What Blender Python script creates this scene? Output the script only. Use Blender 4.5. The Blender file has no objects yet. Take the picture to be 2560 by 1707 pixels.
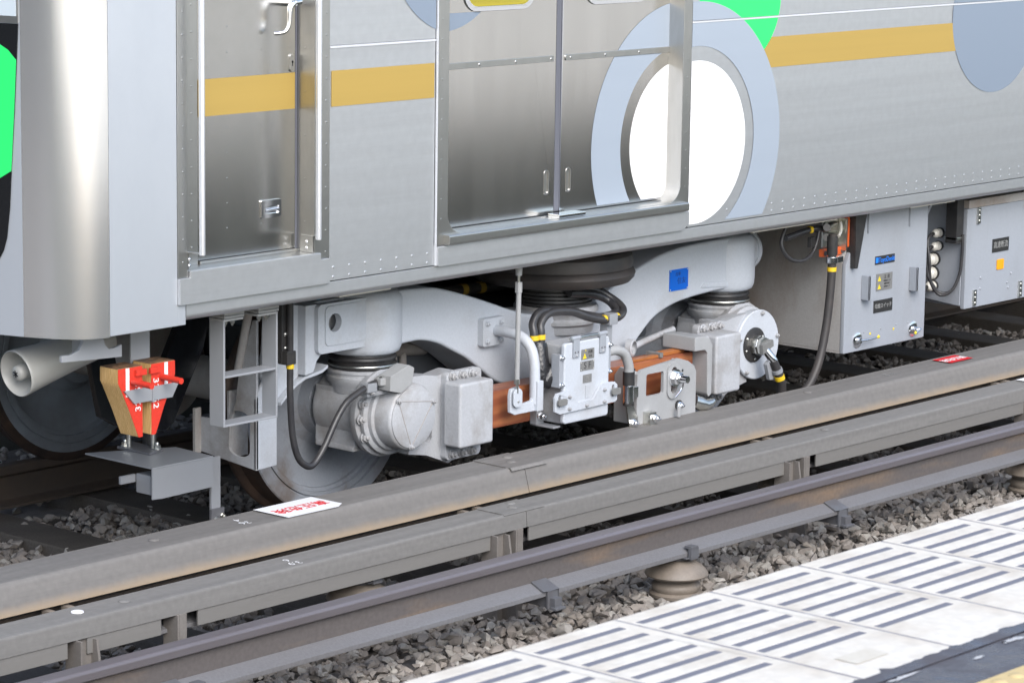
import bpy, bmesh, math, random
from mathutils import Vector, Matrix
from mathutils.geometry import tessellate_polygon
import numpy as np
random.seed(7)
S = bpy.context.scene
COL = S.collection

# ------------------------------------------------------------------ camera
cam_d = bpy.data.cameras.new('camera')
cam = bpy.data.objects.new('camera', cam_d)
COL.objects.link(cam)
PITCH, YAW, ROLL = 0.17343, 0.85030, 0.01420
fw = Vector((math.sin(YAW) * math.cos(PITCH), math.cos(YAW) * math.cos(PITCH), -math.sin(PITCH)))
rt = Vector((math.cos(YAW), -math.sin(YAW), 0))
up = rt.cross(fw)
r2 = math.cos(ROLL) * rt + math.sin(ROLL) * up
u2 = -math.sin(ROLL) * rt + math.cos(ROLL) * up
m = Matrix((r2, u2, -fw)).transposed().to_4x4()
m.translation = (-8.0672, -7.3611, 2.6573)
cam.matrix_world = m
cam_d.sensor_width = 36
cam_d.lens = 106.55
cam_d.clip_start = 0.1
cam_d.clip_end = 2000
cam_d.dof.use_dof = True
cam_d.dof.focus_distance = 11.6
cam_d.dof.aperture_fstop = 11
S.camera = cam

# ------------------------------------------------------------------ sky, sun, exposure
SUN_EL, SUN_AZ = math.radians(38), math.radians(206)   # azimuth: compass from +Y clockwise
w = bpy.data.worlds.new('World'); S.world = w; w.use_nodes = True
nt = w.node_tree; nt.nodes.clear()
out = nt.nodes.new('ShaderNodeOutputWorld'); bg = nt.nodes.new('ShaderNodeBackground')
sky = nt.nodes.new('ShaderNodeTexSky'); sky.sky_type = 'NISHITA'; sky.sun_disc = False
sky.sun_elevation = SUN_EL; sky.sun_rotation = SUN_AZ
sky.air_density = 1.0; sky.dust_density = 1.5; sky.ozone_density = 1.0
hs = nt.nodes.new('ShaderNodeHueSaturation'); hs.inputs['Saturation'].default_value = 0.8
nt.links.new(sky.outputs[0], hs.inputs['Color']); nt.links.new(hs.outputs[0], bg.inputs['Color'])
bg.inputs['Strength'].default_value = 0.15
nt.links.new(bg.outputs[0], out.inputs[0])
sd = bpy.data.lights.new('sun', 'SUN'); sd.energy = 1.5; sd.angle = math.radians(45); sd.color = (1, 0.985, 0.965)
sun = bpy.data.objects.new('sun', sd); COL.objects.link(sun)
to_sun = Vector((math.sin(SUN_AZ) * math.cos(SUN_EL), math.cos(SUN_AZ) * math.cos(SUN_EL), math.sin(SUN_EL)))
sun.rotation_euler = (-to_sun).to_track_quat('-Z', 'Y').to_euler()
sun.location = to_sun * 30
S.render.engine = 'CYCLES'
vs = S.view_settings
vs.view_transform = 'Standard'; vs.look = 'None'; vs.gamma = 1; vs.exposure = 1.0

# ------------------------------------------------------------------ materials
def nd(nt, t, **k):
    n = nt.nodes.new(t)
    for a, b in k.items():
        setattr(n, a, b)
    return n

def mat(name, col, rough=0.5, metal=0.0, var=0.0, vscale=6.0, vcol=None, vstretch=(1, 1, 1), bump=0.0, bscale=60.0,
        bstretch=(1, 1, 1), spec=0.5, fine=0.0, fscale=120.0, rvar=0.0, vlo=0.35, vhi=0.7, coat=0.0):
    """Principled material: a base colour with patchy dirt (vcol), fine grain and a little relief."""
    m = bpy.data.materials.new(name); m.use_nodes = True
    nt = m.node_tree; b = nt.nodes['Principled BSDF']
    b.inputs['Roughness'].default_value = rough; b.inputs['Metallic'].default_value = metal
    b.inputs['Specular IOR Level'].default_value = spec
    b.inputs['Coat Weight'].default_value = coat
    b.inputs['Base Color'].default_value = (*col, 1)
    tc = nd(nt, 'ShaderNodeTexCoord')
    cur = None
    if var > 0:
        mp = nd(nt, 'ShaderNodeMapping'); mp.inputs['Scale'].default_value = vstretch
        nt.links.new(tc.outputs['Object'], mp.inputs[0])
        n = nd(nt, 'ShaderNodeTexNoise'); n.inputs['Scale'].default_value = vscale; n.inputs['Detail'].default_value = 6
        n.inputs['Roughness'].default_value = 0.62
        nt.links.new(mp.outputs[0], n.inputs['Vector'])
        mr = nd(nt, 'ShaderNodeMapRange'); mr.inputs[1].default_value = vlo; mr.inputs[2].default_value = vhi
        mr.inputs[3].default_value = 0; mr.inputs[4].default_value = var
        nt.links.new(n.outputs[0], mr.inputs[0])
        mx = nd(nt, 'ShaderNodeMix', data_type='RGBA'); mx.inputs[6].default_value = (*col, 1)
        mx.inputs[7].default_value = (*(vcol or [c * 0.5 for c in col]), 1)
        nt.links.new(mr.outputs[0], mx.inputs[0]); cur = mx.outputs[2]
        if rvar:
            ra = nd(nt, 'ShaderNodeMath', operation='MULTIPLY_ADD'); ra.inputs[1].default_value = rvar; ra.inputs[2].default_value = rough
            nt.links.new(mr.outputs[0], ra.inputs[0]); nt.links.new(ra.outputs[0], b.inputs['Roughness'])
    if fine > 0:
        n2 = nd(nt, 'ShaderNodeTexNoise'); n2.inputs['Scale'].default_value = fscale; n2.inputs['Detail'].default_value = 3
        nt.links.new(tc.outputs['Object'], n2.inputs['Vector'])
        mr2 = nd(nt, 'ShaderNodeMapRange'); mr2.inputs[1].default_value = 0.3; mr2.inputs[2].default_value = 0.7
        mr2.inputs[3].default_value = 1 - fine; mr2.inputs[4].default_value = 1 + fine
        nt.links.new(n2.outputs[0], mr2.inputs[0])
        mu = nd(nt, 'ShaderNodeMix', data_type='RGBA', blend_type='MULTIPLY'); mu.inputs[0].default_value = 1
        if cur: nt.links.new(cur, mu.inputs[6])
        else: mu.inputs[6].default_value = (*col, 1)
        nt.links.new(mr2.outputs[0], mu.inputs[7]); cur = mu.outputs[2]
    if cur: nt.links.new(cur, b.inputs['Base Color'])
    if bump > 0:
        mp = nd(nt, 'ShaderNodeMapping'); mp.inputs['Scale'].default_value = bstretch
        nt.links.new(tc.outputs['Object'], mp.inputs[0])
        n = nd(nt, 'ShaderNodeTexNoise'); n.inputs['Scale'].default_value = bscale; n.inputs['Detail'].default_value = 4
        nt.links.new(mp.outputs[0], n.inputs['Vector'])
        bp = nd(nt, 'ShaderNodeBump'); bp.inputs['Strength'].default_value = bump; bp.inputs['Distance'].default_value = 0.01
        nt.links.new(n.outputs[0], bp.inputs['Height']); nt.links.new(bp.outputs[0], b.inputs['Normal'])
    return m

M = {}
M['steel'] = mat('brushed_stainless', (.63, .645, .665), .40, .82, var=.85, vscale=2.0, vcol=(.535, .54, .55), vstretch=(.1, 1, 5), bump=.12, bscale=3.2, bstretch=(.12, 1, 3.5), rvar=.1, fine=.03, fscale=30)
M['steel_cab'] = mat('cab_stainless', (0.595, 0.629, 0.680), .4, .6, var=.6, vscale=2.5, vcol=(0.510, 0.544, 0.595), vstretch=(1, 1, .6), bump=.03, bscale=5, bstretch=(1, 1, .5), rvar=.08)
M['steel_nose'] = mat('nose_stainless', (.95, .95, .945), .22, .88, var=.3, vscale=2, vcol=(.87, .87, .87), vstretch=(1, 1, 6), bump=.02, bscale=4, bstretch=(1, 1, .3))
M['steel_door'] = mat('door_stainless', (0.696, 0.681, 0.658), .2, 1.0, var=.5, vscale=3, vcol=(0.620, 0.606, 0.587), vstretch=(3, 1, .2), bump=.012, bscale=9, bstretch=(1, 1, .35), rvar=.06)
M['steel_cabdoor'] = mat('cab_door_stainless', (0.564, 0.559, 0.545), .22, 1.0, var=.5, vscale=5, vcol=(0.489, 0.489, 0.470), bump=.05, bscale=7, bstretch=(1, 1, .5), rvar=.08)
M['steel_frame'] = mat('frame_stainless', (.50, .50, .49), .3, .95, var=.6, vscale=6, vcol=(.40, .40, .385), vstretch=(3, 3, .8), bump=.05, bscale=14, rvar=.1)
M['chrome'] = mat('polished_chrome', (.83, .84, .86), .16, 1.0)
M['zinc'] = mat('zinc_plated', (.72, .72, .68), .28, 1.0, var=.5, vscale=40, vcol=(.5, .48, .4))
M['grey'] = mat('bogie_grey_paint', (.51, .54, .585), .42, 0, var=.75, vscale=4, vcol=(.37, .365, .36), vlo=.5, vhi=.8, bump=.08, bscale=35, fine=.04)
M['grey2'] = mat('axlebox_grey_paint', (.42, .43, .45), .45, 0, var=.9, vscale=6, vcol=(.21, .185, .16), vlo=.46, vhi=.76, bump=.14, bscale=70, fine=.05)
M['grey3'] = mat('box_grey_paint', (.33, .352, .388), .38, 0, var=.6, vscale=2.5, vcol=(.27, .28, .295), vlo=.45, vhi=.75, vstretch=(1.5, 1, .5), bump=.03, bscale=6, fine=.03)
M['grey_dirty'] = mat('dirty_grey_paint', (.40, .385, .37), .6, 0, var=.85, vscale=3, vcol=(.22, .165, .125), vlo=.42, vhi=.72, vstretch=(1, 1, .5), fine=.06)
M['grey_dark'] = mat('dark_grey_paint', (.085, .095, .108), .55, 0, var=.6, vscale=5, vcol=(.05, .048, .047))  # dark grey base with patchy darker variation
M['galv'] = mat('galvanised_bracket', (0.332, 0.344, 0.365), .45, .2, var=.5, vscale=9, vcol=(0.306, 0.315, 0.332))
M['wheel'] = mat('wheel_grey', (0.272, 0.293, 0.327), .5, 0, var=.9, vscale=4, vcol=(0.145, 0.119, 0.102), vlo=.5, vhi=.7, fine=.05)
M['tread'] = mat('wheel_tread', (.07, .055, .05), .45, .4, var=.8, vscale=12, vcol=(.16, .1, .07))
M['rubber'] = mat('black_rubber', (.022, .022, .024), .42, 0, var=.6, vscale=20, vcol=(.06, .055, .05))
M['rubber_dusty'] = mat('dusty_rubber', (.03, .029, .03), .5, 0, var=.7, vscale=8, vcol=(.07, .057, .05))
M['cable'] = mat('black_cable', (.03, .03, .034), .35, 0, var=.5, vscale=15, vcol=(.08, .075, .07))
M['tape'] = mat('yellow_tape', (.75, .5, .02), .5)
M['shadetape'] = mat('shaded_yellow_tape', (.30, .20, .03), .6)  # yellow tape with the shade under the car put into its colour
M['yellow'] = mat('yellow_dot', (.8, .62, .02), .5)
M['black'] = mat('black_gloss', (.008, .009, .011), .12)
M['blackplate'] = mat('black_nameplate', (.03, .03, .03), .4)
M['greyplate'] = mat('grey_nameplate', (.24, .238, .23), .5, .2, var=.4, vscale=30)
M['blueplate'] = mat('blue_nameplate', (.005, .13, .62), .35)
M['brightblue'] = mat('bright_blue_ink', (.02, .22, .85), .35)
M['bluetext'] = mat('blue_plate_ink', (.02, .06, .25), .4)
M['redtext'] = mat('red_ink', (.7, .02, .03), .5)
M['darktext'] = mat('dark_ink', (.05, .05, .05), .5)
M['lighttext'] = mat('light_ink', (.3, .3, .29), .5)
M['whitetext'] = mat('white_paint_mark', (.8, .8, .8), .6)
M['stripe'] = mat('ochre_film', (.46, .315, .085), .35, .2, var=.4, vscale=2, vcol=(.40, .275, .075), vstretch=(.2, 1, 8))
M['green'] = mat('green_film', (.03, .78, .17), .3, 0.1)
M['ring'] = mat('pale_blue_film', (.36, .415, .49), .35, .2, var=.3, vscale=2, vcol=(.33, .38, .45), vstretch=(.2, 1, 6))
M['disc'] = mat('blue_grey_film', (0.230, 0.281, 0.357), .35, .2)
M['white'] = mat('white_film', (.80, .80, .80), .35, 0, var=.3, vscale=3, vcol=(.74, .74, .74), vstretch=(.3, 1, 3))
M['seal'] = mat('door_seal', (.12, .125, .15), .5)
M['glass'] = mat('window_glass', (.30, .25, .02), .08, 0)
M['glass_cab'] = mat('cab_glass', (.6, .68, .74), .06, .2)
M['orange'] = mat('orange_insulator', (.72, .13, .03), .45, 0, var=.4, vscale=25)
M['red'] = mat('red_paint', (.62, .04, .022), .45, 0, var=.5, vscale=25, vcol=(.45, .05, .03), vlo=.5, vhi=.8, fine=.08)
M['horn'] = mat('cream_paint', (0.399, 0.395, 0.374), .4, 0, var=.35, vscale=6, vcol=(0.315, 0.310, 0.289))
M['lgrey'] = mat('light_grey_paint', (0.365, 0.370, 0.374), .42, 0, var=.5, vscale=8, vcol=(0.281, 0.281, 0.276), fine=.03)
M['moulding'] = mat('bright_moulding', (0.663, 0.680, 0.714), .35, .3)
M['satin'] = mat('satin_stainless', (.80, .82, .86), .32, .7)
M['farwheel'] = mat('far_wheel_paint', (.30, .335, .38), .5, 0, var=.7, vscale=5, vcol=(.17, .17, .17))
M['railfoot'] = mat('dusty_rail_foot', (.2, .2, .21), .6, .1, var=.6, vscale=3, vcol=(.14, .13, .125), vstretch=(.3, 1, 1), fine=.08)
M['porcelain'] = mat('white_porcelain', (.7, .68, .62), .25)

def wood_mat(name, a, b_, scale, stretch, rough):
    m = bpy.data.materials.new(name); m.use_nodes = True; nt = m.node_tree; b = nt.nodes['Principled BSDF']
    b.inputs['Roughness'].default_value = rough
    tc = nd(nt, 'ShaderNodeTexCoord'); mp = nd(nt, 'ShaderNodeMapping'); mp.inputs['Scale'].default_value = stretch
    nt.links.new(tc.outputs['Object'], mp.inputs[0])
    wv = nd(nt, 'ShaderNodeTexWave'); wv.wave_type = 'RINGS'; wv.inputs['Scale'].default_value = scale; wv.inputs['Distortion'].default_value = 7
    wv.inputs['Detail'].default_value = 3; wv.inputs['Detail Scale'].default_value = 1.5
    nt.links.new(mp.outputs[0], wv.inputs[0])
    n = nd(nt, 'ShaderNodeTexNoise'); n.inputs['Scale'].default_value = 9; n.inputs['Detail'].default_value = 5
    nt.links.new(mp.outputs[0], n.inputs['Vector'])
    ad = nd(nt, 'ShaderNodeMath', operation='MULTIPLY'); nt.links.new(wv.outputs['Fac'], ad.inputs[0]); nt.links.new(n.outputs[0], ad.inputs[1])
    cr = nd(nt, 'ShaderNodeValToRGB'); cr.color_ramp.elements[0].color = (*a, 1); cr.color_ramp.elements[1].color = (*b_, 1)
    cr.color_ramp.elements[0].position = .12; cr.color_ramp.elements[1].position = .55
    nt.links.new(ad.outputs[0], cr.inputs[0]); nt.links.new(cr.outputs[0], b.inputs['Base Color'])
    return m
M['beamwood'] = wood_mat('varnished_beam_wood', (.26, .08, .038), (.40, .145, .06), 1.6, (.8, 2.5, 3.5), .32)
M['chockwood'] = wood_mat('pale_chock_wood', (.6, .36, .13), (.8, .55, .26), 6, (9, 9, 1.2), .5)
M['chocktop'] = wood_mat('dirty_chock_top', (.12, .07, .04), (.3, .17, .09), 9, (3, 3, 3), .6)

def cover_mat(name, base, lo, z0, z1):
    """Weathered grey board; a second colour takes over towards its lower edge, with a ragged boundary."""
    m = mat(name, base, .62, 0, var=.75, vscale=5, vcol=[c * .74 for c in base], vstretch=(.08, 4, 4), vlo=.36, vhi=.68, fine=.07, fscale=45, bump=.12, bscale=40, bstretch=(.2, 1, 1))
    nt = m.node_tree; b = nt.nodes['Principled BSDF']
    src = b.inputs['Base Color'].links[0].from_socket
    tc = nd(nt, 'ShaderNodeTexCoord'); sx = nd(nt, 'ShaderNodeSeparateXYZ'); nt.links.new(tc.outputs['Object'], sx.inputs[0])
    n = nd(nt, 'ShaderNodeTexNoise'); n.inputs['Scale'].default_value = 14; n.inputs['Detail'].default_value = 4
    nt.links.new(tc.outputs['Object'], n.inputs['Vector'])
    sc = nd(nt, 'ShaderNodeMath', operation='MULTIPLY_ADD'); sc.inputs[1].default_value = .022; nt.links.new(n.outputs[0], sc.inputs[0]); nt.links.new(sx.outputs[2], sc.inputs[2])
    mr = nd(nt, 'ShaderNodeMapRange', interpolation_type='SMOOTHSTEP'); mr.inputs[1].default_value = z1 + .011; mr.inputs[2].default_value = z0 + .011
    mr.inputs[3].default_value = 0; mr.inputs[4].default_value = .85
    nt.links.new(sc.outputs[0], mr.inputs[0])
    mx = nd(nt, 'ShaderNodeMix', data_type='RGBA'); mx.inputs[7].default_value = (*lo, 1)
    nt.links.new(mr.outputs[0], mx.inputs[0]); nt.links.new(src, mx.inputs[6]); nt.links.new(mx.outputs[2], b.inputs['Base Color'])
    return m
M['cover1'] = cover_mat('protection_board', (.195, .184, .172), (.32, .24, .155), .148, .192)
M['cover2'] = cover_mat('protection_board_low', (.205, .198, .188), (.19, .182, .17), .06, .1)
M['railhead'] = mat('conductor_rail_head', (.20, .185, .20), .4, .35, var=.6, vscale=6, vcol=(.15, .13, .13), vstretch=(.3, 3, 3))
M['rail'] = mat('conductor_rail_steel', (.14, .125, .12), .6, .2, var=.85, vscale=1.6, vcol=(.33, .22, .13), vstretch=(.55, 1, 3), vlo=.52, vhi=.75, fine=.1, fscale=60)
M['runrail'] = mat('running_rail_steel', (.09, .075, .065), .65, .2, var=.6, vscale=8, vcol=(.14, .1, .07))
M['insul'] = mat('dusty_insulator', (.26, .22, .18), .5, 0, var=.8, vscale=9, vcol=(.16, .135, .11), fine=.05)
M['bracket'] = mat('dusty_bracket', (.2, .185, .17), .65, 0, var=.6, vscale=7, vcol=(.12, .1, .085), fine=.06)
M['clip'] = mat('clip_steel', (.17, .175, .19), .5, .3, var=.5, vscale=15, vcol=(.11, .1, .1))
M['sleeper'] = mat('sleeper_dusty', (.12, .105, .09), .85, 0, var=.7, vscale=6, vcol=(.08, .07, .06), fine=.15)
M['soil'] = mat('ballast_bed', (.2, .18, .16), .95, 0, var=.7, vscale=20, vcol=(.12, .105, .095))
M['pwall'] = mat('platform_wall_concrete', (.1, .1, .095), .9, 0, var=.7, vscale=2, vcol=(.055, .062, .05), fine=.1)
M['pave'] = mat('platform_paving', (.66, .61, .54), .75, 0, var=.6, vscale=1.2, vcol=(.55, .53, .50), fine=.1)
M['tactile'] = mat('tactile_yellow', (.62, .47, .22), .6, 0, var=.5, vscale=9, vcol=(.5, .4, .24))
M['slab'] = mat('white_edge_slab', (.71, .665, .59), .55, 0, var=1.0, vscale=5, vcol=(.53, .46, .375), vlo=.44, vhi=.82, vstretch=(1, 1.6, 1), fine=.07, fscale=35, bump=.10, bscale=25)
M['slot'] = mat('black_grip_strip', (.165, .168, .20), .7)
M['joint'] = mat('joint_mortar', (.24, .225, .24), .8, 0, var=.7, vscale=14, vcol=(.5, .48, .47), vlo=.45, vhi=.7)

# ------------------------------------------------------------------ mesh helpers
W0 = {}
def put(o, parent):
    COL.objects.link(o)
    if parent is not None:
        o.parent = parent
        if parent.name in W0:
            o.matrix_parent_inverse = Matrix.Translation(-W0[parent.name])
    return o

def thing(name, label, cat, loc=(0, 0, 0), group=None, local=False):
    o = bpy.data.objects.new(name, None); COL.objects.link(o)
    o.empty_display_size = .1
    o.location = loc
    o['label'] = label; o['category'] = cat
    if group: o['group'] = group
    if not local: W0[o.name] = Vector(loc)
    return o

def tag(o, label, cat, group=None):
    o['label'] = label; o['category'] = cat
    if group: o['group'] = group
    return o

class B:
    def __init__(s): s.bm = bmesh.new()
    def _f(s, vs):
        try: return s.bm.faces.new(vs)
        except ValueError: return None
    def box(s, x0, x1, y0, y1, z0, z1):
        v = [s.bm.verts.new(p) for p in ((x0, y0, z0), (x1, y0, z0), (x1, y1, z0), (x0, y1, z0), (x0, y0, z1), (x1, y0, z1), (x1, y1, z1), (x0, y1, z1))]
        for q in ((0, 1, 5, 4), (1, 2, 6, 5), (2, 3, 7, 6), (3, 0, 4, 7), (4, 5, 6, 7), (3, 2, 1, 0)): s._f([v[i] for i in q])
        return s
    def _ax(s, axis, a, b, c):
        return {'Y': (a, c, b), 'X': (c, a, b), 'Z': (a, b, c)}[axis]
    def plate(s, outer, a0, a1, axis='Y', holes=()):
        loops = [list(outer)] + [list(h) for h in holes]
        tr = tessellate_polygon([[Vector((p[0], p[1], 0)) for p in L] for L in loops])
        flat = [p for L in loops for p in L]
        v0 = [s.bm.verts.new(s._ax(axis, p[0], p[1], a0)) for p in flat]
        v1 = [s.bm.verts.new(s._ax(axis, p[0], p[1], a1)) for p in flat]
        if not holes:
            s._f(v0); s._f(v1[::-1])
        else:
            for t in tr:
                s._f([v0[i] for i in t]); s._f([v1[i] for i in t][::-1])
        k = 0
        for L in loops:
            n = len(L)
            for i in range(n):
                s._f([v0[k + i], v0[k + (i + 1) % n], v1[k + (i + 1) % n], v1[k + i]])
            k += n
        return s
    def lathe(s, prof, o, axis, n=32, a0=0.0, a1=2 * math.pi):
        ax = Vector(axis).normalized(); t = Vector((0, 0, 1)) if abs(ax.z) < .9 else Vector((1, 0, 0))
        e1 = ax.cross(t).normalized(); e2 = ax.cross(e1); o = Vector(o)
        full = abs(a1 - a0 - 2 * math.pi) < 1e-6
        rings = []
        for r, h in prof:
            if r < 1e-6: rings.append([s.bm.verts.new(o + ax * h)])
            else:
                rings.append([s.bm.verts.new(o + ax * h + (e1 * math.cos(a0 + (a1 - a0) * i / n) + e2 * math.sin(a0 + (a1 - a0) * i / n)) * r) for i in range(n if full else n + 1)])
        for A, Bq in zip(rings, rings[1:]):
            for i in range(n):
                j = (i + 1) % n if full else i + 1
                if len(A) == 1: s._f([A[0], Bq[i], Bq[j]])
                elif len(Bq) == 1: s._f([A[i], A[j], Bq[0]])
                else: s._f([A[i], A[j], Bq[j], Bq[i]])
        return s
    def cyl(s, p0, p1, r0, r1=None, n=24):
        p0, p1 = Vector(p0), Vector(p1); L = (p1 - p0).length
        return s.lathe([(0, 0), (r0, 0), (r0 if r1 is None else r1, L), (0, L)], p0, p1 - p0, n)
    def tube(s, pts, r, n=12, sub=6, cap=True):
        P = [Vector(p) for p in pts]
        if sub > 1 and len(P) > 2:
            Q = []
            for i in range(len(P) - 1):
                a = P[max(i - 1, 0)]; b = P[i]; c = P[i + 1]; d = P[min(i + 2, len(P) - 1)]
                for k in range(sub):
                    t = k / sub
                    Q.append(.5 * ((2 * b) + (c - a) * t + (2 * a - 5 * b + 4 * c - d) * t * t + (3 * b - a - 3 * c + d) * t ** 3))
            Q.append(P[-1]); P = Q
        rings = []; e = None
        for i, p in enumerate(P):
            t = (P[min(i + 1, len(P) - 1)] - P[max(i - 1, 0)]).normalized()
            if e is None:
                e = t.cross(Vector((0, 0, 1)) if abs(t.z) < .9 else Vector((1, 0, 0))).normalized()
            e = (e - t * e.dot(t)).normalized(); f = t.cross(e)
            rr = r[min(i, len(r) - 1)] if isinstance(r, (list, tuple)) else r
            rings.append([s.bm.verts.new(p + (e * math.cos(2 * math.pi * k / n) + f * math.sin(2 * math.pi * k / n)) * rr) for k in range(n)])
        for A, C in zip(rings, rings[1:]):
            for k in range(n): s._f([A[k], A[(k + 1) % n], C[(k + 1) % n], C[k]])
        if cap: s._f(rings[0]); s._f(rings[-1][::-1])
        return s
    def hexbolt(s, r=.012, h=.009):
        # along +Y negative: washer, hexagon head, stud
        s.lathe([(0, 0), (r * 1.25, 0), (r * 1.25, h * .25), (0, h * .25)], (0, 0, 0), (0, -1, 0), 16)
        s.lathe([(r, h * .25), (r, h * 1.0), (r * .85, h * 1.15), (0, h * 1.15)], (0, 0, 0), (0, -1, 0), 6)
        s.lathe([(r * .5, h * 1.1), (r * .5, h * 1.6), (r * .35, h * 1.8), (0, h * 1.8)], (0, 0, 0), (0, -1, 0), 10)
        return s
    def quads(s, qs):
        for q in qs: s._f([s.bm.verts.new(p) for p in q])
        return s
    def done(s, name, m, parent=None, bevel=0, seg=2, smooth=38, weld=1e-5, split=False):
        bm = s.bm
        if split:
            # every loose piece becomes an object of its own
            left = set(bm.verts); last = None
            while left:
                st = [left.pop()]; isl = set(st)
                while st:
                    for e in st.pop().link_edges:
                        for v in e.verts:
                            if v not in isl: isl.add(v); st.append(v)
                left -= isl
                q = B(); mp = {v: q.bm.verts.new(v.co) for v in isl}
                for f in {f for v in isl for f in v.link_faces}: q._f([mp[v] for v in f.verts])
                last = q.done(name, m, parent, bevel, seg, smooth, weld)
            bm.free()
            return last
        bmesh.ops.remove_doubles(bm, verts=bm.verts, dist=weld)
        bmesh.ops.recalc_face_normals(bm, faces=bm.faces)
        if bevel:
            ed = [e for e in bm.edges if len(e.link_faces) == 2 and e.calc_face_angle(0) > math.radians(32)]
            bmesh.ops.bevel(bm, geom=ed, offset=bevel, segments=seg, affect='EDGES', profile=.6, clamp_overlap=True)
        me = bpy.data.meshes.new(name); bm.to_mesh(me); bm.free()
        for p in me.polygons: p.use_smooth = True
        me.set_sharp_from_angle(angle=math.radians(smooth))
        me.materials.append(M[m] if isinstance(m, str) else m)
        o = bpy.data.objects.new(name, me)
        if bevel:
            wn = o.modifiers.new('weighted', 'WEIGHTED_NORMAL'); wn.keep_sharp = True; wn.weight = 80
        return put(o, parent)

BOLT = {}
def bolt(parent, p, d=(0, -1, 0), r=.012, h=.010, m='grey2', name='bolt'):
    k = (round(r, 4), round(h, 4), m)
    if k not in BOLT:
        o = B().hexbolt(r, h).done('bolt', m); BOLT[k] = o.data; bpy.data.objects.remove(o)
    o = bpy.data.objects.new(name, BOLT[k]); put(o, parent)
    q = Vector((0, -1, 0)).rotation_difference(Vector(d).normalized())
    o.matrix_basis = Matrix.Translation(Vector(p)) @ q.to_matrix().to_4x4() @ Matrix.Rotation(random.uniform(0, 1), 4, 'Y')
    return o

DOT = {}
def rivet(parent, p, r=.006, h=.0025, m='steel_frame', name='rivet', d=(0, -1, 0)):
    k = (r, h, m)
    if k not in DOT:
        o = B().lathe([(r, 0), (r * .8, h * .6), (r * .45, h * .92), (0, h)], (0, 0, 0), (0, -1, 0), 12).done('rivet', m); DOT[k] = o.data; bpy.data.objects.remove(o)
    o = bpy.data.objects.new(name, DOT[k]); put(o, parent)
    q = Vector((0, -1, 0)).rotation_difference(Vector(d).normalized())
    o.matrix_basis = Matrix.Translation(Vector(p)) @ q.to_matrix().to_4x4()
    return o

def text(body, name, m, parent, loc, size, xdir=(1, 0, 0), ydir=(0, 0, 1), ext=.0004, align='CENTER', sx=1.0):
    c = bpy.data.curves.new(name, 'FONT'); c.body = body; c.size = size; c.extrude = ext
    c.align_x = align; c.align_y = 'CENTER'
    tmp = bpy.data.objects.new('tmp', c); COL.objects.link(tmp)
    dg = bpy.context.evaluated_depsgraph_get()
    me = bpy.data.meshes.new_from_object(tmp.evaluated_get(dg)); bpy.data.objects.remove(tmp)
    me.materials.clear(); me.materials.append(M[m])
    o = bpy.data.objects.new(name, me)
    x = Vector(xdir).normalized(); y = Vector(ydir).normalized(); z = x.cross(y)
    mm = Matrix((x * sx, y, z)).transposed().to_4x4(); mm.translation = Vector(loc)
    me.transform(mm)
    return put(o, parent)

def arc(cx, cz, r, a0, a1, n):
    return [(cx + r * math.cos(math.radians(a0 + (a1 - a0) * i / n)), cz + r * math.sin(math.radians(a0 + (a1 - a0) * i / n))) for i in range(n + 1)]
def rrect(x0, x1, z0, z1, r, n=5):
    return arc(x1 - r, z0 + r, r, -90, 0, n) + arc(x1 - r, z1 - r, r, 0, 90, n) + arc(x0 + r, z1 - r, r, 90, 180, n) + arc(x0 + r, z0 + r, r, 180, 270, n)
def clip(poly, ax, val, keep):
    o = []
    for i in range(len(poly)):
        a, b = poly[i], poly[(i + 1) % len(poly)]
        ia = (a[ax] - val) * keep >= 0; ib = (b[ax] - val) * keep >= 0
        if ia: o.append(a)
        if ia != ib:
            t = (val - a[ax]) / (b[ax] - a[ax]); o.append((a[0] + t * (b[0] - a[0]), a[1] + t * (b[1] - a[1])))
    return o
def decal(name, m, parent, cells, x0, x1, z0, z1, y, extra=None):
    """flat film on the body side: convex cells clipped to a rectangle, at depth y"""
    b = B()
    for c in cells:
        for ax, v, k in ((0, x0, 1), (0, x1, -1), (1, z0, 1), (1, z1, -1)):
            if c: c = clip(c, ax, v, k)
        if len(c) > 2: b._f([b.bm.verts.new((p[0], y, p[1])) for p in c])
    return b.done(name, m, parent)
def ring_cells(cx, cz, ri, ro, n=120):
    out = []
    for i in range(n):
        a, c = 2 * math.pi * i / n, 2 * math.pi * (i + 1) / n
        q = [(cx + ro * math.cos(a), cz + ro * math.sin(a)), (cx + ro * math.cos(c), cz + ro * math.sin(c))]
        out.append(q + ([(cx + ri * math.cos(c), cz + ri * math.sin(c)), (cx + ri * math.cos(a), cz + ri * math.sin(a))] if ri > 0 else [(cx, cz)]))
    return out

# ================================================================== SETTING
def struct(o):
    o['kind'] = 'structure'; return o
struct(B().box(-60, 80, -60, 60, -1.0, -.27).done('ground', 'soil'))
BAL_Z = -.235
struct(B().box(-40, 60, -3.6, -1.15, -.6, -.235).done('added_dark_bed', mat('dark_green_bed', (.085, .09, .06), .95, 0, var=.8, vscale=6, vcol=(.05, .048, .04), bump=.4, bscale=30)))  # unseen bed added, coloured dark green so the passenger door reflects darker

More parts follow.
